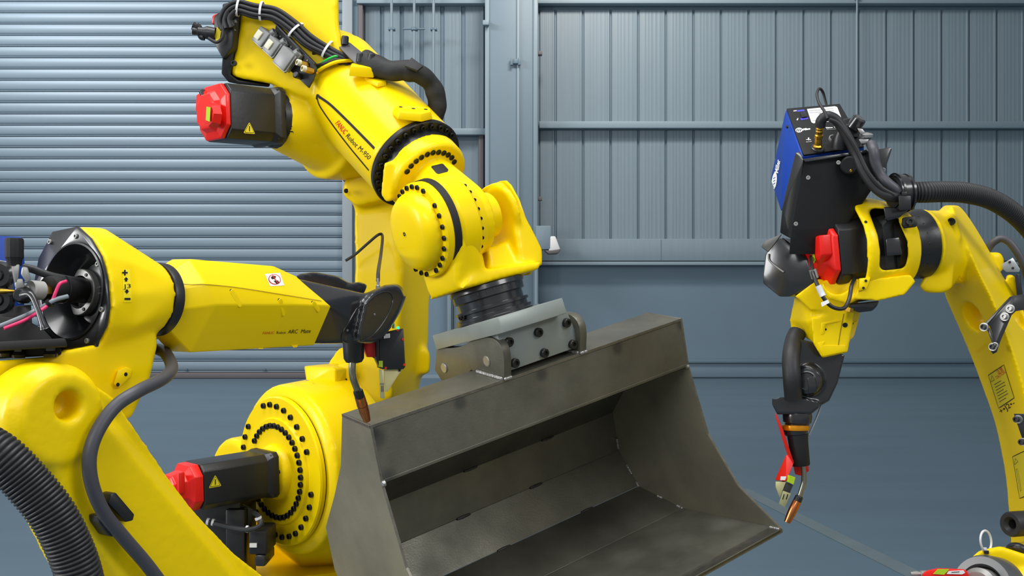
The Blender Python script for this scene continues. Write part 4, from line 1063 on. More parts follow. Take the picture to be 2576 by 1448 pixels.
# lower arm with round elbow cap
KO = O+SDv*.055; kf = Q(140, 1050, KO+SDv*.075, SDv); kc = kf-SDv*.075; kr = 139*kf.y/F
A_ = hull(disc(kc, SDv, kr*1.0, 40)+disc(kc+SDv*.075, SDv, kr*.99, 40)+disc(kc+SDv*.10, SDv, kr*.80, 36))
ar = [(20, 1100), (60, 1000), (140, 950), (230, 960), (290, 1000), (322, 1048), (428, 1203), (481, 1275), (590, 1390), (651, 1438), (760, 1520), (900, 1620), (820, 1760), (480, 1760), (300, 1560), (190, 1430), (110, 1270)]
B_ = [prism([Q(x, y, KO+SDv*.06, SDv) for x, y in ar], -SDv*.09), hull([Q(x, y, KO+SDv*.092, SDv) for x, y in ((90, 1080), (240, 1040), (330, 1200), (480, 1362), (600, 1470), (700, 1580), (560, 1700), (330, 1500), (170, 1260))]+[Q(x, y, KO+SDv*.05, SDv) for x, y in ((70, 1060), (260, 1010), (345, 1180), (490, 1345), (610, 1450), (740, 1590), (560, 1720), (300, 1520), (140, 1270))])]
neg = [lat(Q(176, 1020, KO+SDv*.10, SDv)-SDv*.05, SDv, [(0, .024), (.04, .026), (.055, .034), (.08, .045)], 32)]
cast('lower_arm', [A_]+B_, yel2, R2, .0055, 4, neg=neg, ang=70)
obj('elbow_joint', lat(kc-SDv*.02, SDv, [(0, kr*.94), (.03, kr*.94)], 40), blk, R2)
# lug with two tapped holes on the housing
lo = S(305, 950, .055)
obj('mount_lug', hull([S(x, y, a) for x, y, in ((285, 966), (297, 930), (318, 922), (333, 930), (330, 948), (300, 976)) for a in (.05, .064)], .003), yel, R2)
for x, y in ((316, 941), (296, 967)): obj('tapped_hole', lat(S(x, y, .0635), SDv, [(0, .004), (.001, .004)], 12), ink, R2)
for x, y in ((56, 920), (177, 910)): obj('tapped_hole', lat(S(x, y, .0505), SDv, [(0, .004), (.001, .004)], 12), ink, R2)
# cable saddle on the lower arm
ko2 = KO+SDv*.10
at_ = bvh(bpy.data.objects['lower_arm'])
obj('saddle_pad', [hull([Q(x, y, ko2-SDv*.02, SDv)+SDv*a for x, y in ((255, 1222), (330, 1240), (350, 1298), (322, 1322), (262, 1355), (190, 1285), (240, 1225)) for a in (-.02, .006)], .004)], yel2, R2)
obj('saddle_clip', [hull([Q(x, y, ko2, SDv)+SDv*a for x, y in ((262, 1240), (275, 1235), (322, 1290), (318, 1306), (300, 1310), (255, 1262)) for a in (-.015, .02)], .003), hull([Q(x, y, ko2, SDv)+SDv*a for x, y in ((230, 1295), (245, 1290), (280, 1335), (268, 1347), (255, 1343), (233, 1312)) for a in (-.015, .02)], .003)], blk, R2)
# base below the frame
obj('base_column', [lat((-.55, 2.55, 0), (0, 0, 1), [(0, .26), (.04, .26), (.06, .2), (.42, .18), (.46, .15)], 40), hull([(x, y, z) for x in (-.64, -.40) for y in (2.42, 2.66) for z in (.44, .88)], .03)], yel, R2)

# ---- torch
TR = thing('welding_torch', 'black gooseneck welding torch with copper nozzle at the bucket corner', 'torch', tuple(P(922, 1058, 2.97)))
to0 = P(889, 872, 2.83)
obj('mount_sleeve', lat(P(889, 860, 2.84), N(.02, .06, -1), [(-.01, .030), (.02, .029), (.045, .028), (.055, .022), (.058, .012)], 32), blk, TR)
nk = [P(887, 905, 2.83), P(886, 930, 2.83), P(888, 950, 2.84), P(895, 970, 2.87), P(901, 985, 2.89)]
obj('swan_neck', tube(nk, .0095, 16, 8), mat('brushed_neck_steel', (150, 148, 135), .3, .9), TR)
b0 = P(901, 984, 2.885); b1 = P(923, 1056, 2.96); dv = (b1-b0).normalized(); LL = (b1-b0).length
obj('insulator', lat(b0, dv, [(-.006, .011), (0, .014), (.020, .014), (.024, .012)], 24), blk, TR)
obj('gas_nozzle', lat(b0, dv, [(.018, .0135), (.020, .0145), (.055, .0152), (LL*.7, .0145), (LL, .0105), (LL, .008), (LL-.01, .008)], 32), copper, TR)
obj('nozzle_groove', [lat(b0, dv, [(.052, .0156), (.0535, .0156)], 24)], mat('dark_copper', (120, 60, 25), .35, .9), TR)
# ---- laser seam sensor
SE = thing('seam_sensor', 'black laser seam sensor box with red mount and pale bracket beside the torch', 'sensor', tuple(P(985, 870, 2.9)))
sn = N(.25, -.95, .05); se0 = P(985, 870, 2.86)
obj('sensor_box', plate([(955, 838), (1012, 826), (1015, 826), (1020, 922), (1015, 928), (966, 929), (955, 925)], se0, sn, -.06, .003), blk, SE)
obj('side_cover', plate([(945, 845), (957, 838), (957, 926), (947, 905)], se0-sn*.004, sn, -.05, .002), blk, SE)
obj('red_mount', plate([(912, 858), (946, 850), (947, 900), (960, 902), (960, 898), (925, 898), (920, 885)], se0-sn*.02, sn, -.04, .004), redd, SE)
obj('sensor_label', plate([(966, 841), (981, 838), (981, 849), (966, 851)], se0+sn*.001, sn, -.002), white, SE)
obj('label_print', [plate([(968, y), (979, y-2), (979, y-1), (968, y+1)], se0+sn*.0015, sn, -.001) for y in (843, 846, 849)], mat('grey_print', (120, 120, 120), .5), SE)
for x, y in ((1000, 830), (1013, 853), (1017, 917), (970, 925)): bolt(SE, Q(x, y, se0, sn), sn, .0035, red, .6)
obj('status_led', lat(Q(1001, 825, se0-sn*.02, sn), N(0, 0, 1), [(-.003, .004), (.003, .004), (.005, .002)], 10), led, SE)
obj('laser_label', plate([(953, 907), (963, 907), (963, 924), (953, 922)], se0+sn*.002, sn, -.002), glab, SE)
obj('pale_bracket', plate([(966, 930), (1010, 925), (1012, 930), (1003, 942), (975, 985), (968, 985)], se0-sn*.01, sn, -.006, .001), mat('pale_chromate', (205, 195, 140), .45, .3), SE)
obj('slotted_bracket', plate([(954, 928), (965, 930), (968, 1003), (956, 1000)], se0-sn*.004, sn, -.004, .001), zinc, SE)
for x in (959, 963): obj('slot', plate([(x, 970), (x+1.5, 970), (x+1.5, 985), (x, 985)], se0+sn*-.0028, sn, -.0012), ink, SE)
for x in (958, 964): bolt(SE, Q(x, 965, se0-sn*.004, sn), sn, .0028, alu)
bolt(SE, Q(1005, 931, se0-sn*.01, sn), sn, .0035)
obj('connector_stem', lat(Q(990, 822, se0-sn*.02, sn), N(0, 0, 1), [(-.004, .004), (.01, .003)], 10), alu, SE)

# ---- wire feeder on the left robot's elbow
WF = thing('wire_feeder', 'black and blue wire feeder unit on the elbow of the left welding robot', 'wire feeder', tuple(P(30, 900, 1.95)))
bf = N(.3, -.95, 0)
obj('housing', hull([P(x, y, d) for x, y in ((-60, 592), (52, 595), (58, 600), (62, 664), (60, 860), (-60, 860)) for d in (2.12, 2.3)], .006), blue, WF)
obj('base_plate', [hull([P(x, y, d) for x, y in ((-60, 790), (60, 800), (112, 830), (112, 868), (155, 878), (155, 893), (-60, 905)) for d in (1.90, 2.14)], .004)], blkm, WF)
obj('mount_rail', [hull([P(x, y, d) for x, y in ((-60, 862), (165, 850), (170, 872), (-60, 886)) for d in (1.84, 2.0)], .004)], blkm, WF)
for x, y in ((15, 880), (47, 884), (127, 882)):
    obj('rubber_buffer', lat(P(x, y+16, 1.89), N(0, 0, 1), [(0, .011), (.006, .013), (.012, .009), (.022, .009), (.026, .012)], 18), blkg, WF)
obj('tension_knob', lat(P(36, 668, 1.93), N(0, 0, 1), [(0, .013), (.01, .014), (.016, .0165), (.046, .0170), (.051, .0155), (.052, .012)], 14), blkm, WF, ang=20)
obj('pressure_arm', [hull([P(x, y, d) for x, y in ((27, 664), (50, 664), (48, 672), (44, 700), (46, 712), (36, 714), (34, 690)) for d in (1.92, 1.95)], .003), hull([P(x, y, d) for x, y in ((55, 670), (70, 672), (74, 690), (78, 702), (68, 712), (60, 700), (52, 690)) for d in (1.91, 1.94)], .003), hull([P(x, y, d) for x, y in ((38, 700), (58, 700), (62, 718), (58, 730), (40, 728), (36, 716)) for d in (1.92, 1.98)], .003)], alu, WF)
obj('drive_block', [hull([P(x, y, d) for x, y in ((38, 720), (74, 716), (78, 745), (66, 762), (46, 765), (38, 745)) for d in (1.93, 1.99)], .004), hull([P(x, y, d) for x, y in ((-30, 650), (28, 658), (32, 690), (28, 790), (40, 830), (-30, 836)) for d in (1.99, 2.03)], .003)], alu, WF)
for y in (692, 754):
    g_ = obj('drive_roll', lat(P(2, y, 1.975), N(.1, -1, 0), [(0, .027), (.012, .027), (.016, .022), (.016, .012), (.022, .010)], 28), blkg, WF)
obj('wire_guide', lat(P(-20, 732, 1.95), N(1, 0, 0), [(0, .004), (.02, .005), (.05, .001)], 12), brass, WF)
obj('white_coupler', lat(P(76, 728, 1.94), FW, [(0, .0165), (.002, .018), (.024, .018), (.027, .015)], 28), mat('off_white_nylon', (165, 165, 160), .5), WF)
obj('brass_coupler', lat(P(100, 729, 1.96), FW, [(0, .012), (.022, .012), (.023, .014), (.036, .014)], 6), brass, WF, ang=20)
obj('crank_lever', tube([P(60, 744, 1.90), P(78, 742, 1.89), P(92, 770, 1.88), P(108, 815, 1.87), P(113, 828, 1.87)], .0065, 12, 8, rf=lambda t: .009-.005*math.sin(PI*t)+.001), blkg, WF)
obj('lever_hub', lat(P(62, 742, 1.93), N(.1, -1, 0), [(0, .016), (.02, .014), (.026, .010)], 20), blk, WF)
obj('gas_block', hull([P(x, y, d) for x, y in ((30, 770), (78, 765), (82, 830), (36, 836)) for d in (1.99, 2.08)], .003), mat('smoked_block', (52, 52, 50), .4), WF)
def run(name, pts, r, m, label, cat='cable', group=None): return tag(obj(name, tube(pts, r, 14, 8), m), label, cat, group)
run('torch_cable', [P(122, 728, 1.975), P(150, 727, 2.0), P(190, 728, 2.06), P(232, 732, 2.2)], .026, blkm, 'thick black torch cable entering the round bore of the left robot', 'cable')
run('gas_hose', [P(60, 672, 1.98), P(85, 678, 1.98), P(130, 694, 1.99), P(190, 706, 2.03), P(226, 716, 2.10)], .0075, rub, 'dark grey hose above the torch cable at the left robot elbow', 'hose')
run('control_wire', [P(166, 707, 1.95), P(150, 714, 1.935), P(140, 735, 1.93), P(128, 760, 1.925), P(96, 785, 1.90), P(60, 806, 1.88), P(10, 826, 1.86)], .0032, pink, 'pink wire curling below the torch cable of the left robot', 'wire')
run('thin_hose', [P(170, 745, 1.95), P(140, 753, 1.93), P(120, 764, 1.92), P(90, 780, 1.91), P(60, 795, 1.89), P(-10, 824, 1.865)], .0042, mat('grey_tubing', (128, 138, 145), .4), 'light grey tubing running with the pink wire', 'hose')
tag(obj('cable_tie', ringsolid(P(125, 762, 1.922), N(-.6, 0, -.5), [(-.003, .0085), (.003, .0085), (.003, .006), (-.003, .006)], 16), blk), 'small black tie joining pink wire and grey tubing', 'cable tie')
obj('cable_tie', ringsolid(P(157, 728, 2.005), FW, [(-.0012, .0275), (.0012, .0275), (.0012, .026), (-.0012, .026)], 32), blkg, bpy.data.objects['torch_cable'])
# ---- hoses of the left robot
hz = [P(398, 878, 2.28), P(418, 890, 2.22), P(432, 925, 2.12), P(410, 952, 2.03)]+[Q(x, y, KO+SDv*.122, SDv) for x, y in ((350, 982), (290, 1022), (245, 1085), (225, 1150), (232, 1220), (262, 1290), (310, 1350), (370, 1420), (430, 1500), (500, 1590))]
run('grey_cable_loop', hz, .0128, cabm, 'thick grey cable looping round the elbow of the left robot', 'cable')
tag(obj('corrugated_hose', corrugated([P(-60, 1110, 1.62), P(5, 1150, 1.62), P(70, 1215, 1.63), P(130, 1290, 1.64), P(172, 1370, 1.65), P(200, 1450, 1.66), P(215, 1540, 1.68)], .0362, .0070, .0032, 28), rub, ang=80), 'thick black corrugated hose curving down at the lower left', 'hose')
# ------------------------------------------------------------------ welding robot at the right
R3 = thing('welding_robot', 'yellow arc welding robot at the right edge with its torch pointing down past the bucket', 'robot', (1.9, 3.4, 0))
N3 = N(-.97, -.2, -.1)
O3r = P(2117, 633, 3.12)
def t3(px): return along(O3r, N3, px)
k3 = O3r.y/F
RC = 128*k3
E3 = (V((0, 0, 1))-N3*N3.z).normalized(); F3 = N3.cross(E3)
tr0 = t3(2262)
toR = (P(2330, 603, O3r.y+.05)-O3r).normalized()
# casing with a side window
csg = ringsolid(O3r, N3, [(0, RC*.90), (0, RC*1.0), (-.012, RC*1.02), (-.10, RC*1.0), (-.15, RC*.90), (tr0+.012, RC*.80), (tr0, RC*.78), (tr0, RC*.3), (-.16, RC*.3), (-.15, RC*.82), (-.10, RC*.86)], 72)
w0 = O3r+V((0, -.35, 0))
winp = [(2186, 532), (2196, 524), (2252, 528), (2262, 560), (2282, 606), (2284, 640), (2278, 668), (2268, 675), (2222, 680), (2212, 672), (2214, 633), (2208, 592)]
window = loft([[P(x, y, 2.85) for x, y in winp], [P(x, y, 3.10) for x, y in winp]])
lowb = hull([P(x, y, d) for x, y in ((2146, 752), (2168, 704), (2290, 690), (2303, 708), (2275, 741), (2210, 756)) for d in (3.0, 3.2)])
bowl = hull([P(x, y, d) for x, y in ((2066, 722), (2083, 751), (2134, 765), (2160, 752), (2160, 700), (2072, 704)) for d in (3.03, 3.2)])
cutp = [(1940, 420), (2140, 420), (2150, 525), (2172, 568), (2181, 605), (2180, 649), (2166, 706), (2150, 740), (1940, 740)]
cutL = loft([[P(x, y, 2.7) for x, y in cutp], [P(x, y, 3.10) for x, y in cutp]])
topb = hull([P(x, y, d) for x, y in ((2150, 530), (2172, 506), (2240, 503), (2290, 535), (2270, 560), (2160, 560)) for d in (3.05, 3.2)])
cast('elbow_casing', [csg], yel, R3, .005, 5, neg=[window, cutL], ang=70)
cast('casing_bottom', [lowb, bowl], yel, R3, .004, 5, neg=[lat(P(2112, 700, 3.0), N(-.15, -.95, .15), [(-.06, .038), (.03, .05), (.2, .06)], 32)])
obj('frame_lug', [plate([(2163, 700), (2190, 697), (2188, 706), (2180, 726), (2160, 732)], P(2175, 710, 2.99), N(-.2, -.97, 0), -.03, .002)], yel, R3)
for x, y in ((2178, 706), (2172, 724)): obj('tapped_hole', lat(P(x, y, 2.988), N(-.2, -1, 0), [(0, .004), (.002, .004)], 10), ink, R3)
ct = bvh(bpy.data.objects['elbow_casing'], bpy.data.objects['casing_bottom'])
def hitR(px, py, trees):
    o_ = V((0, 0, CZ)); d_ = (P(px, py, 1)-o_).normalized(); best = None
    for t in trees:
        h = t.ray_cast(o_, d_)
        if h[0] is not None and (best is None or h[3] < best[2]): best = (h[0], h[1], h[3])
    return best
for x, y in ((2178, 558), (2297, 540)):
    h = hitR(x, y, ct)
    if h: obj('tapped_hole', lat(h[0]-h[1]*.001, h[1], [(0, .0045), (.002, .0045)], 12), ink, R3)
# servo inside
MC = O3r+N3*-.13
bd, cp_ = servo(R3, MC, N3, 78*k3, t3(2074)+.13, t3(2034)-t3(2074), V((0, 0, 1)), .3)
obj('motor_mount', lat(MC, N3, [(-.05, RC*.8), (.01, RC*.8)], 48), blk, R3)
capO = O3r+N3*t3(2044)
obj('cap_connector', hull([Q(x, y, capO, N3)-N3*a for x, y in ((2040, 600), (2075, 590), (2080, 640), (2060, 690), (2036, 660)) for a in (-.018, .02)], .004), red, R3)
obj('cap_ear', hull([Q(x, y, O3r+N3*t3(2092), N3)+N3*a for x, y in ((2062, 558), (2074, 556), (2080, 575), (2066, 590), (2058, 575)) for a in (0, .03)], .003), red, R3)
obj('cap_label', plate([(2037, 612), (2042, 612), (2052, 655), (2048, 662)], capO+N3*.020, N3, .001), glab, R3)
tag(obj('terminal_cover', hull([P(x, y, d) for x, y in ((2228, 600), (2262, 596), (2270, 640), (2230, 645)) for d in (2.99, 3.06)], .004), blkg, R3))
# seal ring
CR = O3r+N3*(tr0-.004); RRr = 86*CR.y/F
CRn = N3
sr0 = t3(2296); 
SRG = obj('seal_ring', lat(O3r, N3, [(t3(2266), RRr*.94), (t3(2290), RRr*.98), (t3(2300), RRr*1.02), (t3(2316), RRr*1.02), (t3(2318), RRr*.9)], 56), blk, R3)
for a in range(0, 360, 18):
    d_ = E3*math.cos(math.radians(a))+F3*math.sin(math.radians(a)); bolt(SRG, O3r+N3*t3(2290)+d_*RRr*.93, N3, .0055, h=.8)
# plate with the hose clamp foot
obj('clamp_pocket', plate([(2272, 547), (2302, 542), (2309, 560), (2306, 570), (2276, 574), (2270, 565)], P(2290, 558, 2.985), N(0, -1, .1), -.01, .003), ink, R3)
bolt(R3, P(2288, 559, 2.982), N(-.1, -1, .2), .0115, MATS['oiled_bolt'])
# J2 arm
rows = []
def rr(y, L, M, R_, dl=3.42, dm=3.18, dr=3.40, db=3.62):
    return [P(L, y, dl), P(M, y, dm), P(R_, y, dr), P((L+R_)/2+10, y, db)]
_rows = [rr(516, 2372, 2392, 2412, 3.36, 3.22), rr(545, 2358, 2405, 2437, 3.36, 3.2), rr(610, 2358, 2430, 2478, 3.36), rr(690, 2362, 2465, 2522, 3.38), rr(745, 2376, 2492, 2556), rr(810, 2404, 2520, 2592), rr(880, 2434, 2545, 2622), rr(960, 2465, 2570, 2650), rr(1060, 2500, 2594, 2682), rr(1150, 2520, 2610, 2704), rr(1215, 2530, 2622, 2715), rr(1290, 2536, 2630, 2720), rr(1375, 2541, 2640, 2725), rr(1500, 2530, 2650, 2740)]
_cols = [crom([r_[k] for r_ in _rows], 5) for k in range(4)]
armr = loft([[c_[i] for c_ in _cols] for i in range(len(_cols[0]))])
shr = lat(O3r, N3, [(t3(2319), RRr*1.02), (t3(2326), RRr*1.02), (t3(2334), RRr*.9)], 48)
lugr = hull([P(x, y, d) for x, y in ((2312, 720), (2326, 736), (2372, 737), (2395, 725), (2400, 665), (2380, 657), (2356, 666), (2332, 682)) for d in (3.14, 3.26)])
padr = hull([P(x, y, d) for x, y in ((2376, 540), (2395, 534), (2405, 545), (2420, 600), (2400, 620), (2380, 570)) for d in (3.16, 3.24)])
hole = lat(P(2446, 795, 3.32), N(-.985, -.17, 0), [(-.20, .045), (.2, .045)], 32)
e_h = None
lump = hull([P(x, y, d) for x, y in ((2486, 634), (2516, 634), (2526, 650), (2524, 680), (2500, 690)) for d in (3.42, 3.55)])
lump2 = hull([P(x, y, d) for x, y in ((2530, 690), (2550, 690), (2566, 730), (2560, 770), (2530, 760)) for d in (3.42, 3.55)])
conn = hull(disc(O3r+N3*t3(2326), N3, RRr*.97, 32)+[P(x, y, d) for x, y in ((2385, 530), (2412, 548), (2440, 610), (2450, 670), (2420, 715)) for d in (3.24, 3.44)])
cast('lower_arm', [armr, conn, shr, lugr, padr, lump, lump2], yel, R3, .005, 26, neg=[hole], ang=70)
ra = bvh(bpy.data.objects['lower_arm.002'] if 'lower_arm.002' in bpy.data.objects else bpy.data.objects['lower_arm'])
obj('hole_shadow_sleeve', ringsolid(P(2444, 795, 3.30), N(-.55, -.84, 0), [(-.09, .034), (.05, .034), (.05, .036), (-.09, .036)], 28), yel, R3) if False else None
h = hitR(2394, 557, ra)
if h: bolt(R3, h[0], N(-.5, -.9, 0), .0115)
# caution labels
def lay_arm(pp, m, off, name, sub=2): return decal(pp, ra, m, off, R3, name, sub)
def frame_arm(pp, wd=.0022):
    q = pp+[pp[0]]; pth = []
    for a, b in zip(q, q[1:]): pth += [(a[0]+(b[0]-a[0])*i/6, a[1]+(b[1]-a[1])*i/6) for i in range(6)]
    ribbon(pth, wd, ra, ink, .0016, R3, 'label_border', 0, True)
L1 = [(2487, 943), (2526, 917), (2552, 1000), (2513, 1026)]
lay_arm(L1, ylab, .0008, 'caution_label', 3); frame_arm(L1)
frame_arm([(2494, 960), (2496, 944), (2503, 954)], .0012)
letters('CAUTION', ((2508, 953), (2531, 938)), rink, 8, R3, ra, name='label_print'); letters('注意', ((2511, 941), (2526, 931)), rink, 9, R3, ra, name='label_print')
for i in range(7):
    y = 966+i*7.2; x = 2502+i*2.1; lay_arm([(x, y), (x+(24 if i % 3 else 17), y-(14 if i % 3 else 10)), (x+(24.4 if i % 3 else 17.4), y-(12.6 if i % 3 else 8.6)), (x+.4, y+1.4)], mat('label_ink', (70, 66, 10), .5) if 'label_ink' not in MATS else MATS['label_ink'], .0016, 'label_print', 0)
letters('+•J2•-', ((2518, 1041), (2555, 1016)), ink, 13, R3, ra, name='joint_mark')
L2_ = [(2548, 1148), (2590, 1128), (2610, 1235), (2566, 1253)]
lay_arm(L2_, ylab, .0008, 'caution_label', 3); frame_arm(L2_); frame_arm([(2553, 1168), (2555, 1152), (2562, 1160)], .0012)
frame_arm([(2557, 1180), (2562, 1205), (2568, 1235), (2570, 1232), (2565, 1200), (2560, 1178)], .001)
letters('11-J011YZ', ((2402, 746), (2424, 694)), yel, 11, R3, ra, .002, name='cast_number'); letters('YJ4-E15', ((2455, 890), (2484, 868)), yel, 9, R3, ra, .002, name='cast_number')
# bracket and fittings on the arm
obj('hose_bracket', [plate([(2470, 828), (2478, 812), (2540, 746), (2552, 743), (2600, 735), (2600, 775), (2556, 782), (2545, 792), (2515, 862), (2508, 885), (2498, 890), (2492, 882), (2503, 862), (2490, 818), (2480, 824)], P(2530, 810, 3.06), N(-.35, -.93, .1), -.006, .001)], blkg, R3)
obj('bracket_flange', hull([P(x, y, d) for x, y, d in ((2470, 829, 3.07), (2545, 745, 3.06), (2550, 748, 3.16), (2478, 830, 3.17))]+[P(x, y, d) for x, y, d in ((2470, 833, 3.07), (2478, 834, 3.17))], .001), blkg, R3)
obj('bracket_strut', plate([(2483, 826), (2490, 824), (2510, 878), (2505, 886)], P(2495, 850, 3.05), N(-.35, -.93, .1), -.01, .001), blkg, R3)
for x, y, r in ((2475, 822, .0085), (2497, 872, .008), (2541, 776, .0085), (2527, 796, .0085), (2503, 868, .006)):
    nn = N(-.7, -.7, .1); c = P(x, y, 3.04)
    w_ = obj('washer', lat(c, nn, [(-.004, r*1.5), (.0, r*1.5)], 18), steel, R3); obj('spacer', lat(c-nn*.004, N(-.44, -.9, .05), [(-.16, r*.9), (0, r*.9)], 14), blk, R3); bolt(R3, c, nn, r, steel if x > 2520 else blk, 1.2)
sv = mat('zinc_bracket', (178, 182, 182), .35, .5)
obj('silver_clip', [hull([P(x, y, d) for x, y in ((2521, 664), (2547, 648), (2550, 650), (2566, 676), (2564, 684), (2532, 684), (2522, 676)) for d in (3.36, 3.365)], .001)], sv, R3)
for x, y in ((2540, 659), (2548, 674)): bolt(R3, P(x, y, 3.358), N(-.3, -1, 0), .004, blk, .4)
obj('arm_clip', hull([P(x, y, d) for x, y in ((2552, 690), (2566, 688), (2576, 760), (2560, 756)) for d in (3.34, 3.42)], .004), blk, R3)
obj('side_rail', hull([P(x, y, d) for x, y in ((2550, 1040), (2600, 1040), (2600, 1128), (2578, 1122), (2570, 1070), (2566, 1046)) for d in (3.0, 3.02)], .002), blkg, R3)
for x, y in ((2558, 1054), (2571, 1111)):
    obj('washer', lat(P(x+3, y, 2.99), N(-.8, -.6, 0), [(-.004, .012), (.0, .012)], 18), steel, R3); obj('spacer', lat(P(x+3, y, 2.99), N(-.46, -.89, .12), [(-.18, .008), (0, .008)], 14), blk, R3); bolt(R3, P(x, y, 2.985), N(-.8, -.6, 0), .009, blk)
# base with the shoulder at the bottom right
BS = P(2560, 1560, 3.05)
obj('stop_roller', ringsolid(P(2540, 1318, 3.05), N(-.9, -.42, .05), [(0, .022), (.0, .034), (-.006, .037), (-.16, .037), (-.16, .012), (-.012, .014)], 40), rub, R3)
sh1 = hull([P(x, y, d) for x, y in ((2400, 1452), (2430, 1415), (2462, 1385), (2480, 1380), (2516, 1373), (2545, 1382), (2600, 1400), (2640, 1440), (2640, 1560), (2400, 1560)) for d in (2.92, 3.3)])
sh2 = lat(P(2540, 1560, 3.0), N(-.9, -.42, -.1), [(.06, .16), (.03, .19), (-.25, .20)], 48)
cast('shoulder_housing', [sh1, sh2, abox(1.58, 2.0, 3.0, 3.5, 0.45, .68)], yel, R3, .007, 8, ang=70)
obj('base_column', lat((1.78, 3.25, 0), (0, 0, 1), [(0, .36), (.04, .36), (.06, .28), (.40, .25), (.46, .30), (.50, .30)], 48), yel, R3)
OMo = P(2470, 1475, 2.86)
obj('motor_ring', [ringsolid(OMo, N(-.75, -.62, .25), [(0, .062), (.0, .082), (-.02, .088), (-.08, .088), (-.08, .05), (-.01, .055)], 48)], mat('cast_grey_ring', (95, 97, 98), .35, .5), R3)
obj('shaft_collar', lat(OMo, N(-.75, -.62, .25), [(-.05, .05), (.02, .05), (.03, .038)], 32), alu, R3)
obj('motor_cap', hull([P(x, y, d) for x, y in ((2318, 1445), (2330, 1434), (2360, 1428), (2428, 1431), (2436, 1440), (2444, 1470), (2330, 1475)) for d in (2.80, 2.90)], .006), red, R3)
obj('cap_label', plate([(2360, 1431), (2388, 1431), (2375, 1445), (2348, 1443)], P(2370, 1438, 2.797), N(0, -1, .05), -.002), glab, R3)
obj('cap_label', plate([(2386, 1436), (2424, 1434), (2428, 1440), (2420, 1444), (2382, 1443)], P(2400, 1438, 2.797), N(0, -1, .05), -.002), white, R3)
obj('label_print', [plate([(2394, 1438), (2414, 1437), (2414, 1438.4), (2394, 1439.4)], P(2400, 1438, 2.795), N(0, -1, .05), -.001)], ink, R3)
obj('cap_plug', lat(P(2316, 1443, 2.85), N(-1, 0, 0), [(-.02, .010), (.0, .010), (.002, .007), (.012, .009), (.028, .006)], 12), alu, R3)
tie = []
for i in range(26):
    a = 2*PI*i/26; tie.append(P(2480+13.5*math.sin(a)-2*math.cos(a), 1360-26*math.cos(a), 2.93+.02*math.sin(a)))
obj('cable_tie', [tube(tie+[tie[0]], .0032, 8, 3), hull([P(x, y, d) for x, y in ((2472, 1376), (2482, 1376), (2484, 1386), (2471, 1386)) for d in (2.92, 2.94)], .001)], whitep, R3)
obj('tie_anchor', hull([P(x, y, d) for x, y in ((2475, 1384), (2488, 1384), (2488, 1393), (2475, 1392)) for d in (2.90, 2.96)], .001), blk, R3)
obj('arm_cable', tube([P(2592, 1395, 3.0), P(2565, 1378, 3.0), P(2548, 1376, 3.02), P(2540, 1384, 3.06)], .014, 12, 8), blk, R3)
# ---- forearm hanging down
fr = [[(2000, 738, 3.20), (2060, 735, 3.08), (2140, 745, 3.05), (2168, 770, 3.15), (2150, 740, 3.30), (2040, 730, 3.30)],
      [(1986, 805, 3.22), (2030, 810, 3.10), (2130, 800, 3.07), (2163, 795, 3.17), (2148, 800, 3.30), (2030, 800, 3.30)],
      [(1990, 832, 3.22), (2046, 862, 3.12), (2134, 862, 3.09), (2148, 850, 3.18), (2130, 840, 3.28), (2020, 835, 3.28)]]
body = loft([[P(*q) for q in r] for r in fr])
flap = hull([P(x, y, d) for x, y in ((2040, 800), (2150, 780), (2132, 886), (2068, 900), (2046, 864)) for d in (3.08, 3.13)])
blend = hull([P(x, y, d) for x, y in ((2060, 700), (2160, 730), (2150, 790), (2040, 780), (2000, 745)) for d in (3.08, 3.24)])
cast('forearm', [body, flap, blend], yel, R3, .005, 6, ang=60)
fo3 = bvh(bpy.data.objects['forearm.001'])
for pp in ([(2066, 812), (2128, 800), (2126, 806), (2078, 816), (2074, 840), (2064, 842)], [(2056, 862), (2076, 858), (2070, 868), (2128, 868), (2128, 884), (2070, 896)], [(2143, 812), (2158, 806), (2152, 818), (2140, 822)]):
    h = hitR(sum(p[0] for p in pp)/len(pp), sum(p[1] for p in pp)/len(pp), fo3)
    if h: obj('cast_pad', plate(pp, h[0]+V((0, -.003, 0)), N(-.05, -1, 0), -.01, .002), yel, R3)
obj('cover_seam', lay(strip([P(2142, 790, 3.0), P(2139, 820, 3.0), P(2134, 850, 3.0), P(2130, 880, 3.0)], .002, N(0, -1, 0)), fo3, N(0, -1, 0), .001), MATS['seam_shadow_gap'], R3, smooth=False)
for x, y, r in ((2126, 817, .0075), (2077, 828, .0032), (2146, 813, .003), (2137, 866, .003), (2110, 880, .0032)):
    h = hitR(x, y, fo3)
    if h: obj('tapped_hole', lat(h[0]-h[1]*.001, h[1], [(0, r), (.002, r)], 14), ink, R3)
obj('under_cover', hull([P(x, y, d) for x, y in ((2136, 764), (2212, 756), (2206, 770), (2194, 782), (2160, 786), (2140, 778)) for d in (3.05, 3.15)], .004), blkg, R3)
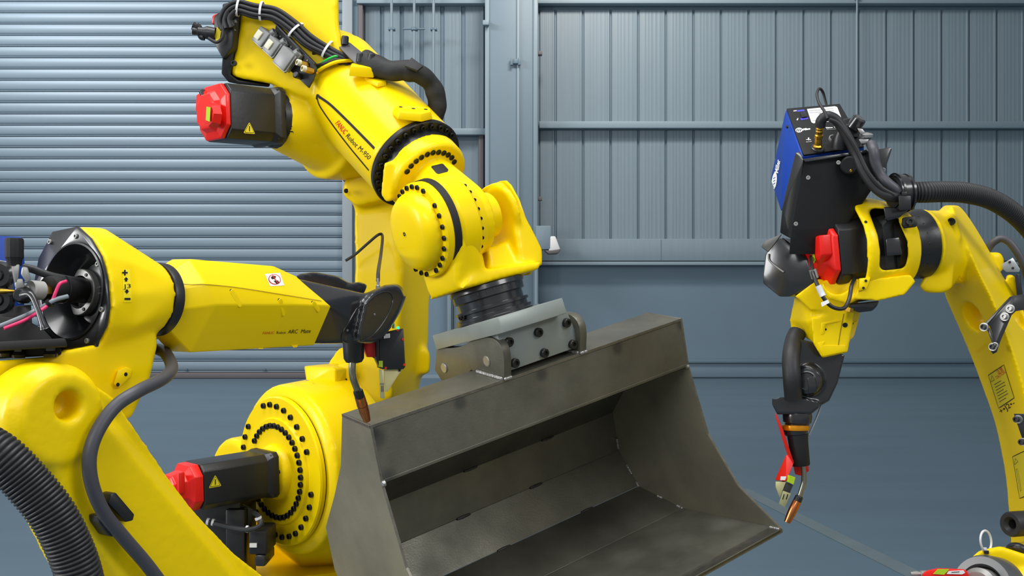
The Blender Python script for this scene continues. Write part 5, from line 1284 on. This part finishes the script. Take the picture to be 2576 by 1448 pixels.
# open bowl below the casing
# black wrist
blkw = hull([P(x, y, d) for x, y in ((2002, 850), (2055, 862), (2068, 895), (2125, 893), (2107, 964), (2086, 1008), (2068, 1018), (2010, 1000), (1995, 920)) for d in (3.12, 3.22)])
joint = lat(P(2026, 955, 3.12), N(-.55, -.83, 0), [(-.06, .050), (.0, .050), (.012, .042), (.014, .0)], 40)
cup = hull([P(x, y, d) for x, y in ((1942, 1002), (1965, 998), (2020, 1000), (2060, 1010), (2060, 1026), (2040, 1042), (1955, 1042), (1943, 1018)) for d in (3.10, 3.20)])
cast('wrist_cover', [blkw, joint, cup], blkg, R3, .004, 6, ang=60)
WJC = obj('wrist_joint_cover', lat(P(2030, 958, 3.105), N(-.4, -.9, .1), [(0, .040), (.006, .038), (.010, .030), (.010, .026), (.006, .024), (.006, .0)], 40), blkg, R3)
for a in range(0, 360, 30):
    nn = N(-.4, -.9, .1); e1, e2 = perp(nn); bolt(WJC, P(2030, 958, 3.105)+nn*.006+(e1*math.cos(math.radians(a))+e2*math.sin(math.radians(a)))*.034, nn, .0025, MATS['oiled_bolt'])
obj('wrist_bracket', hull([P(x, y, d) for x, y in ((2030, 950), (2050, 945), (2055, 985), (2035, 990)) for d in (3.06, 3.12)], .003), blkg, R3)
obj('wrist_ring', lat(P(2006, 1036, 3.14), N(-.03, 0, -1), [(0, .042), (.012, .044), (.03, .042), (.034, .036), (.04, .036)], 40), blkg, R3)
obj('dress_hose', tube([P(2006, 836, 3.16), P(1996, 860, 3.14), P(1990, 900, 3.10), P(1992, 950, 3.08), P(1996, 1000, 3.10)], .0265, 20, 8), rub, R3)
# side covers of the feeder support (black, faceted)
cvo = P(1985, 680, 3.12)
obj('side_cover', [plate([(1924, 640), (1944, 604), (1966, 596), (2032, 650), (2048, 700), (2050, 718), (1988, 746), (1960, 746), (1918, 712), (1918, 690)], cvo, N(-.5, -.86, .0), -.12, .006)], blkg, R3)
obj('cover_edge', tube([Q(x, y, cvo, N(-.5, -.86, 0))+N(-.5, -.86, 0)*.002 for x, y in ((1934, 638), (1936, 655), (1955, 672), (1972, 684))], .0028, 8, 4), alu, R3)
obj('smoked_window', plate([(1915, 620), (1924, 605), (1966, 588), (1950, 610), (1932, 632)], P(1940, 610, 3.04), N(-.4, -.8, .4), -.006, .001), MATS['smoked_block'], R3)
obj('yellow_tab', hull([P(x, y, d) for x, y in ((1944, 570), (1966, 575), (1968, 582), (1948, 590), (1946, 580)) for d in (3.14, 3.2)], .002), yel, R3) if False else None
# motor lead with white tags
LD = tag(obj('motor_lead', tube([P(2040, 645, 3.08), P(2041, 660, 3.02), P(2046, 690, 2.97), P(2058, 720, 2.95), P(2074, 752, 2.94), P(2095, 772, 2.94), P(2122, 775, 2.95), P(2136, 752, 2.97), P(2142, 720, 2.99), P(2150, 700, 3.03)], .0058, 12, 8), blk), 'black motor lead with white tags hanging below the red cap of the right robot', 'cable')
obj('lead_sleeve', tube([P(2058, 718, 2.945), P(2066, 735, 2.943), P(2071, 745, 2.94)], .0092, 12, 6), whitep, LD)
obj('lead_fitting', lat(P(2044, 678, 2.985), N(.3, 0, -1), [(0, .011), (.025, .011), (.028, .007)], 12), alu, LD)
obj('lead_tag', plate([(2065, 761), (2083, 753), (2087, 761), (2068, 771)], P(2075, 762, 2.93), N(0, -1, .1), -.002), white, LD)
obj('gland', lat(P(2134, 784, 3.02), N(.2, 0, 1), [(0, .013), (.012, .013)], 6), brass, R3)
# ---- torch
T3 = thing('welding_torch', 'black robot welding torch with amber ring and copper tip hanging at the right', 'torch', tuple(P(1983, 1312, 3.15)))
obj('amber_ring', lat(P(2001, 1067, 3.14), N(-.0, -.05, -1), [(0, .036), (.002, .041), (.010, .042), (.016, .041), (.018, .036)], 40), amber, T3)
obj('torch_mount', lat(P(2001, 1083, 3.14), N(.05, 0, -1), [(-.004, .037), (.008, .036), (.014, .031)], 36), blkg, T3)
obj('torch_body', lat(P(2006, 1092, 3.13), N(.10, -.02, -1), [(0, .031), (.03, .029), (.09, .028), (.094, .026)], 28), blkm, T3)
nk3 = [P(2019, 1168, 3.13), P(2022, 1190, 3.13), P(2022, 1212, 3.13), P(2016, 1234, 3.13), P(2010, 1250, 3.13)]
obj('swan_neck', tube(nk3, .0080, 16, 8), MATS['brushed_neck_steel'], T3)
b0 = P(2012, 1246, 3.13); b1 = P(1980, 1313, 3.13); dv = (b1-b0).normalized(); LL = (b1-b0).length
obj('insulator', lat(b0, dv, [(0, .009), (.004, .012), (.018, .0125), (.021, .010)], 24), blk, T3)
obj('gas_nozzle', lat(b0, dv, [(.017, .012), (.019, .0128), (.05, .0132), (LL*.7, .0125), (LL, .0095), (LL, .007), (LL-.01, .007)], 32), copper, T3)
# ---- sensor with red bracket
S3 = thing('seam_sensor', 'red seam sensor with slotted brass-coloured plate beside the right torch', 'sensor', tuple(P(1970, 1230, 3.1)))
obj('red_arm', hull([P(x, y, d) for x, y in ((1949, 1040), (1953, 1040), (1970, 1080), (1984, 1130), (1998, 1165), (1988, 1165), (1970, 1110)) for d in (3.10, 3.13)], .002), redd, S3)
obj('red_hood', hull([P(x, y, d) for x, y, d in ((1978, 1142, 3.10), (1984, 1144, 3.10), (1996, 1166, 3.08), (1978, 1210, 3.06), (1950, 1207, 3.10), (1951, 1204, 3.14), (1990, 1160, 3.16), (1972, 1208, 3.14))], .002), redd, S3)
obj('red_bracket', hull([P(x, y, d) for x, y in ((1995, 1168), (2034, 1170), (2035, 1184), (2014, 1196), (2000, 1192)) for d in (3.16, 3.19)], .002), redd, S3)
obj('white_label', plate([(1964, 1198), (1978, 1198), (1975, 1207), (1963, 1207)], P(1970, 1203, 3.055), N(-.1, -1, 0), -.002), white, S3)
obj('laser_label', plate([(1987, 1196), (2001, 1200), (1996, 1218), (1983, 1212)], P(1990, 1205, 3.055), N(.2, -1, 0), -.03), glab, S3)
obj('side_bracket', plate([(1951, 1211), (1977, 1212), (1962, 1252), (1951, 1225)], P(1965, 1225, 3.06), N(-.3, -.95, 0), -.004, .0008), zinc, S3)
obj('dark_block', plate([(1979, 1212), (1996, 1219), (1986, 1242), (1970, 1236)], P(1982, 1225, 3.06), N(.2, -.98, 0), -.03, .001), MATS['smoked_block'], S3)
obj('slotted_plate', plate([(1971, 1234), (1990, 1241), (1974, 1276), (1960, 1266)], P(1975, 1255, 3.045), N(.1, -.98, 0), -.003, .0006), zinc, S3)
for x in (1972, 1981): obj('slot', plate([(x, 1242), (x+2, 1243), (x-2, 1256), (x-4, 1255)], P(1975, 1255, 3.044), N(.1, -.98, 0), -.001), ink, S3)
tag(obj('air_line', tube([P(2066, 1018, 3.18), P(2058, 1042, 3.17), P(2046, 1070, 3.15), P(2034, 1095, 3.14)], .0035, 10, 6), MATS['grey_tubing']), 'thin translucent line beside the right torch', 'hose')
# ---- wire feeder box
W3 = thing('wire_feeder', 'blue and black wire feeder box on top of the right welding robot', 'wire feeder', tuple(P(2060, 590, 3.1)))
TL, TR_, BR, BL = P(1976, 276, 3.20), P(2112, 263, 3.26), P(2176, 372, 3.10), P(2018, 394, 3.02)
nb3 = (TR_-TL).cross(BL-TL).normalized()
if nb3.y > 0: nb3 = -nb3
dE = P(1938, 450, 3.30)-TL; dF = P(1964, 532, 3.14)-BL
obj('blue_cover', hull([TL, BL, TL+dE, BL+dF, TR_, BR, TR_+dE, BR+dF], .004), blue, W3)
def R3p(u, v, o=.0): return TL.lerp(TR_, u).lerp(BL.lerp(BR, u), v)+nb3*o
obj('front_panel', prism([TL+nb3*.001+(R3p(.5, .5)-TL)*.02, R3p(.5, .5)+(TR_-R3p(.5, .5))*.98, R3p(.98, 1.0, .001), R3p(.015, 1.0, .001)], nb3*.006, .002), blkm, W3)
def onp(x, y, o=.0065): return Q(x, y, TL+nb3*o, nb3)
def pan(pp, m, name, o=.0068): obj(name, flat([onp(x, y, o) for x, y in pp], 0), m, W3, smooth=False)
pan([(2030, 274), (2100, 267), (2106, 269), (2118, 300), (2114, 303), (2046, 310), (2041, 307)], white, 'data_label')
for i, (a, b) in enumerate(((2034, 278), (2036, 283), (2044, 303))): pan([(a, b), (a+62, b-6), (a+62.4, b-5), (a+.4, b+1)], mat('grey_print2', (150, 150, 150), .5) if 'grey_print2' not in MATS else MATS['grey_print2'], 'label_print', .0074)
for i, x in enumerate((2060, 2063, 2068, 2071, 2073, 2077, 2080)): pan([(x, 284), (x+(1.8 if i % 2 else 1), 284), (x+(2.8 if i % 2 else 2), 292), (x+1, 292)], ink, 'barcode', .0074)
lav = mat('violet_blue_label', (72, 70, 190), .5)
pan([(2004, 277), (2023, 275), (2025, 279), (2006, 281)], lav, 'switch_label'); pan([(2013, 297), (2032, 295), (2034, 299), (2015, 302)], lav, 'switch_label')
sw_ = obj('rocker_switch', hull([onp(x, y, o) for x, y in ((2013, 283), (2026, 281), (2031, 293), (2017, 295)) for o in (.006, .011)], .001), blkg, W3)
def wp(t, at, m, s, **k): return word(t, at, m, s, 0, W3, None, nb3, TL+nb3*.0072, name='lettering', **k)
wp('Miller', ((2020, 328), (2041, 325)), white, .013, bold=.0006)
wp('Elite 105', ((2079, 323), (2112, 320)), white, .009, bold=.0003)
pan([(2079, 325.5), (2112, 322.5), (2112, 323.5), (2079, 326.5)], MATS['grey_print2'], 'label_print')
wp('FILTER', ((2029, 358), (2043, 356)), white, .006)
def oval(cx_, cy_, rx, ry, tilt, m, o=.0072, name='logo'):
    pan([(cx_+rx*math.cos(a)*math.cos(tilt)-ry*math.sin(a)*math.sin(tilt), cy_+rx*math.cos(a)*math.sin(tilt)+ry*math.sin(a)*math.cos(tilt)) for a in [2*PI*i/24 for i in range(24)]], m, name, o)
oval(2010, 327, 9, 6, -.05, white)
for x in (2005, 2009.5, 2014): pan([(x-2, 330.5), (x, 330.5), (x+2, 323.5), (x, 323.5)], ink, 'logo_bar', .0078)
for pp in ([(2028, 350), (2040, 350), (2040, 351.5), (2028, 351.5)], [(2032, 346), (2036, 346), (2034.5, 353), (2033.5, 353)], [(1996, 278), (2004, 277), (2004, 279), (1996, 280)], [(2004, 300), (2008, 296), (2008, 300), (2005, 303)]): pan(pp, white, 'symbol')
for pp in ([(2095, 338), (2103, 337), (2103, 338.5), (2096, 339.5)], [(2095, 338), (2096.5, 338), (2099, 350), (2097.5, 350)], [(2095, 348), (2101, 347), (2101, 349), (2095, 350)]): pan(pp, white, 'symbol')
# logo on the blue side
bo3 = P(1960, 440, 3.1); nbl = (BL-TL).cross(dE).normalized()
if nbl.x > 0: nbl = -nbl
bc = bvh(bpy.data.objects['blue_cover'])
def side_oval(cx_, cy_, rx, ry, tilt, k=28): return [(cx_+rx*math.cos(a)*math.cos(tilt)-ry*math.sin(a)*math.sin(tilt), cy_+rx*math.cos(a)*math.sin(tilt)+ry*math.sin(a)*math.cos(tilt)) for a in [2*PI*i/k for i in range(k)]]
decal(side_oval(1948.5, 455, 22, 6.2, -1.45), bc, white, .0010, W3, 'logo', 1)
for y in (464, 457, 450): decal([(1946, y), (1946, y-1.6), (1951.5, y-5), (1951.5, y-3.4)], bc, blue, .0016, W3, 'logo_bar', 0)
letters('Miller', ((1958, 436), (1964, 402)), white, 9, W3, bc, .0012, bold=.03)
# brass fitting
fn = (P(2063, 316, 3.02)-P(2056, 378, 3.06)).normalized(); f0 = onp(2056, 376, .004)
obj('fitting_base', lat(f0, nb3, [(0, .020), (.006, .020), (.008, .016)], 24), blkg, W3)
obj('brass_fitting', [lat(f0, fn, [(.004, .013), (.012, .0145), (.016, .011), (.034, .0095), (.036, .012), (.046, .0125), (.048, .010), (.054, .010), (.058, .0115), (.062, .0095), (.066, .0115), (.070, .0095), (.075, .011), (.08, .009)], 10)], brass, W3, ang=25)
obj('silver_coupling', [lat(P(2176, 366, 3.02), N(.02, -.3, 1), [(0, .013), (.01, .011), (.02, .013), (.026, .019), (.034, .019), (.036, .015), (.038, .006)], 28), hull([P(x, y, d) for x, y in ((2156, 322), (2170, 324), (2178, 335), (2165, 338)) for d in (3.0, 3.06)], .002), hull([P(x, y, d) for x, y in ((2160, 350), (2186, 350), (2182, 360), (2166, 362)) for d in (3.0, 3.06)], .002)], steel, W3)
obj('black_socket', [lat(P(2112, 372, 3.03), N(.02, -.4, 1), [(0, .026), (.03, .026), (.05, .018), (.07, .016)], 24)], blk, W3)
obj('socket_ring', ringsolid(P(2100, 352, 3.06), nb3, [(0, .016), (0, .019), (.006, .019), (.006, .016)], 20), alu, W3)
obj('motor_drum', lat(P(2146, 320, 3.08), N(.4, -.5, .7), [(0, .022), (.032, .021), (.036, .015)], 24), blkg, W3)
obj('motor_block', hull([P(x, y, d) for x, y in ((2120, 300), (2150, 294), (2170, 320), (2160, 345), (2125, 345)) for d in (3.08, 3.16)], .004), blkg, W3)
obj('drum_end', lat(P(2137, 415, 2.99), N(-.2, -.95, -.2), [(-.10, .026), (.0, .026), (.004, .022)], 28), blkm, W3)
bolt(W3, P(2140, 429, 2.985), N(-.2, -.95, -.2), .004, brass)
# black carrier of the box
obj('carrier_side', hull([P(x, y, d) for x, y, d in ((2001, 384, 2.99), (2012, 381, 2.99), (2022, 402, 2.97), (1990, 600, 3.06), (1962, 585, 3.08), (1968, 520, 3.05))]+[P(x, y, d) for x, y, d in ((2012, 384, 3.1), (1972, 585, 3.16), (1990, 600, 3.16))], .002), blkg, W3)
obj('carrier_front', hull([P(x, y, d) for x, y, d in ((2022, 401, 2.98), (2165, 383, 3.02), (2242, 371, 3.06), (2228, 425, 3.06), (2160, 500, 3.04), (2130, 570, 3.04), (2060, 640, 3.05), (1985, 640, 3.04), (1990, 580, 3.02), (2022, 401, 3.2), (2165, 383, 3.2), (2130, 570, 3.16), (1990, 600, 3.16))], .003), blkm, W3)
obj('carrier_ear', hull([P(x, y, d) for x, y in ((2160, 384), (2238, 370), (2244, 374), (2228, 422), (2214, 440), (2190, 452)) for d in (3.02, 3.05)], .003), blkg, W3)
obj('carrier_rail', hull([P(x, y, d) for x, y, d in ((2020, 400, 2.965), (2180, 376, 3.0), (2184, 384, 3.0), (2026, 408, 2.965), (2020, 400, 2.99), (2180, 376, 3.03))], .002), blkg, W3)
for x, y in ((2109, 409), (2033, 447), (2002, 563), (2222, 427)):
    bolt(W3, P(x, y, 2.95 if x < 2200 else 3.01), N(-.2, -1, 0), .006, alu, .8)
bolt(W3, P(1982, 319, 3.14), nbl, .005, MATS['oiled_bolt'])
# ---- cables on the right robot
run('torch_cable', [P(2063, 318, 3.01), P(2066, 302, 3.0), P(2082, 292, 2.99), P(2105, 303, 2.99), P(2132, 345, 2.99), P(2152, 385, 2.99), P(2172, 430, 2.98), P(2200, 470, 2.97), P(2232, 492, 2.96), P(2262, 496, 2.97)], .0148, rub, 'thick black cable arching from the brass fitting into the hose clamp', 'cable')
run('side_cable', [P(2192, 362, 3.0), P(2198, 380, 2.98), P(2202, 410, 2.98), P(2215, 440, 2.98), P(2235, 462, 2.97), P(2262, 482, 2.97)], .0150, cabm, 'second grey cable beside it running from the silver coupling into the hose clamp', 'cable')
run('signal_cable', [P(2086, 300, 2.96), P(2110, 312, 2.96), P(2140, 350, 2.955), P(2162, 390, 2.955), P(2185, 435, 2.95), P(2215, 470, 2.95), P(2250, 490, 2.95)], .0060, rub, 'thin black signal cable lying along the thick torch cable', 'cable')
run('looped_wire', [P(2082, 298, 2.97), P(2074, 280, 2.98), P(2060, 258, 3.0), P(2055, 236, 3.02), P(2061, 223, 3.04), P(2070, 232, 3.06), P(2078, 262, 3.14)], .0042, rub, 'thin wire standing up in a loop above the blue feeder box', 'wire')
HC = thing('hose_clamp', 'black hinged hose clamp on top of the right robot elbow', 'clamp', tuple(P(2265, 540, 3.03)))
hcn = N(1, .15, .1)
obj('clamp_ring', ringsolid(P(2266, 484, 3.0), hcn, [(-.022, .043), (-.022, .052), (.022, .052), (.022, .043)], 40), blkg, HC)
obj('clamp_rib', [ringsolid(P(x, y, 3.0), hcn, [(-.003, .051), (-.003, .056), (.003, .056), (.003, .051)], 40) for x, y in ((2254, 483), (2279, 485))], blkg, HC)
obj('clamp_buckle', [hull([P(x, y, d) for x, y in ((2260, 492), (2292, 492), (2292, 528), (2262, 530)) for d in (2.93, 2.97)], .003), hull([P(x, y, d) for x, y in ((2268, 482), (2282, 482), (2282, 494), (2270, 494)) for d in (2.93, 2.96)], .002)], blk, HC)
obj('clamp_foot', hull([P(x, y, d) for x, y in ((2222, 520), (2290, 525), (2262, 548), (2232, 556), (2226, 545)) for d in (2.98, 3.10)], .004), blkg, HC)
obj('clamp_insert', lat(P(2245, 484, 3.0), hcn, [(0, .044), (.03, .044)], 32), blkm, HC)
tag(obj('corrugated_hose', corrugated([P(2290, 484, 3.0), P(2330, 483, 3.0), P(2375, 482, 3.02), P(2430, 485, 3.05), P(2490, 500, 3.1), P(2545, 532, 3.15), P(2590, 575, 3.2), P(2640, 640, 3.25)], .031, .0085, .0045, 28), rub, ang=80), 'black corrugated hose running right from the clamp above the right robot', 'hose')
run('grey_cable_loop', [P(2484, 628, 3.46), P(2498, 610, 3.45), P(2518, 600, 3.44), P(2540, 610, 3.43), P(2562, 640, 3.42), P(2578, 675, 3.42), P(2590, 720, 3.44)], .0125, cabm, 'grey cable looping out behind the lower arm at the right edge', 'cable')
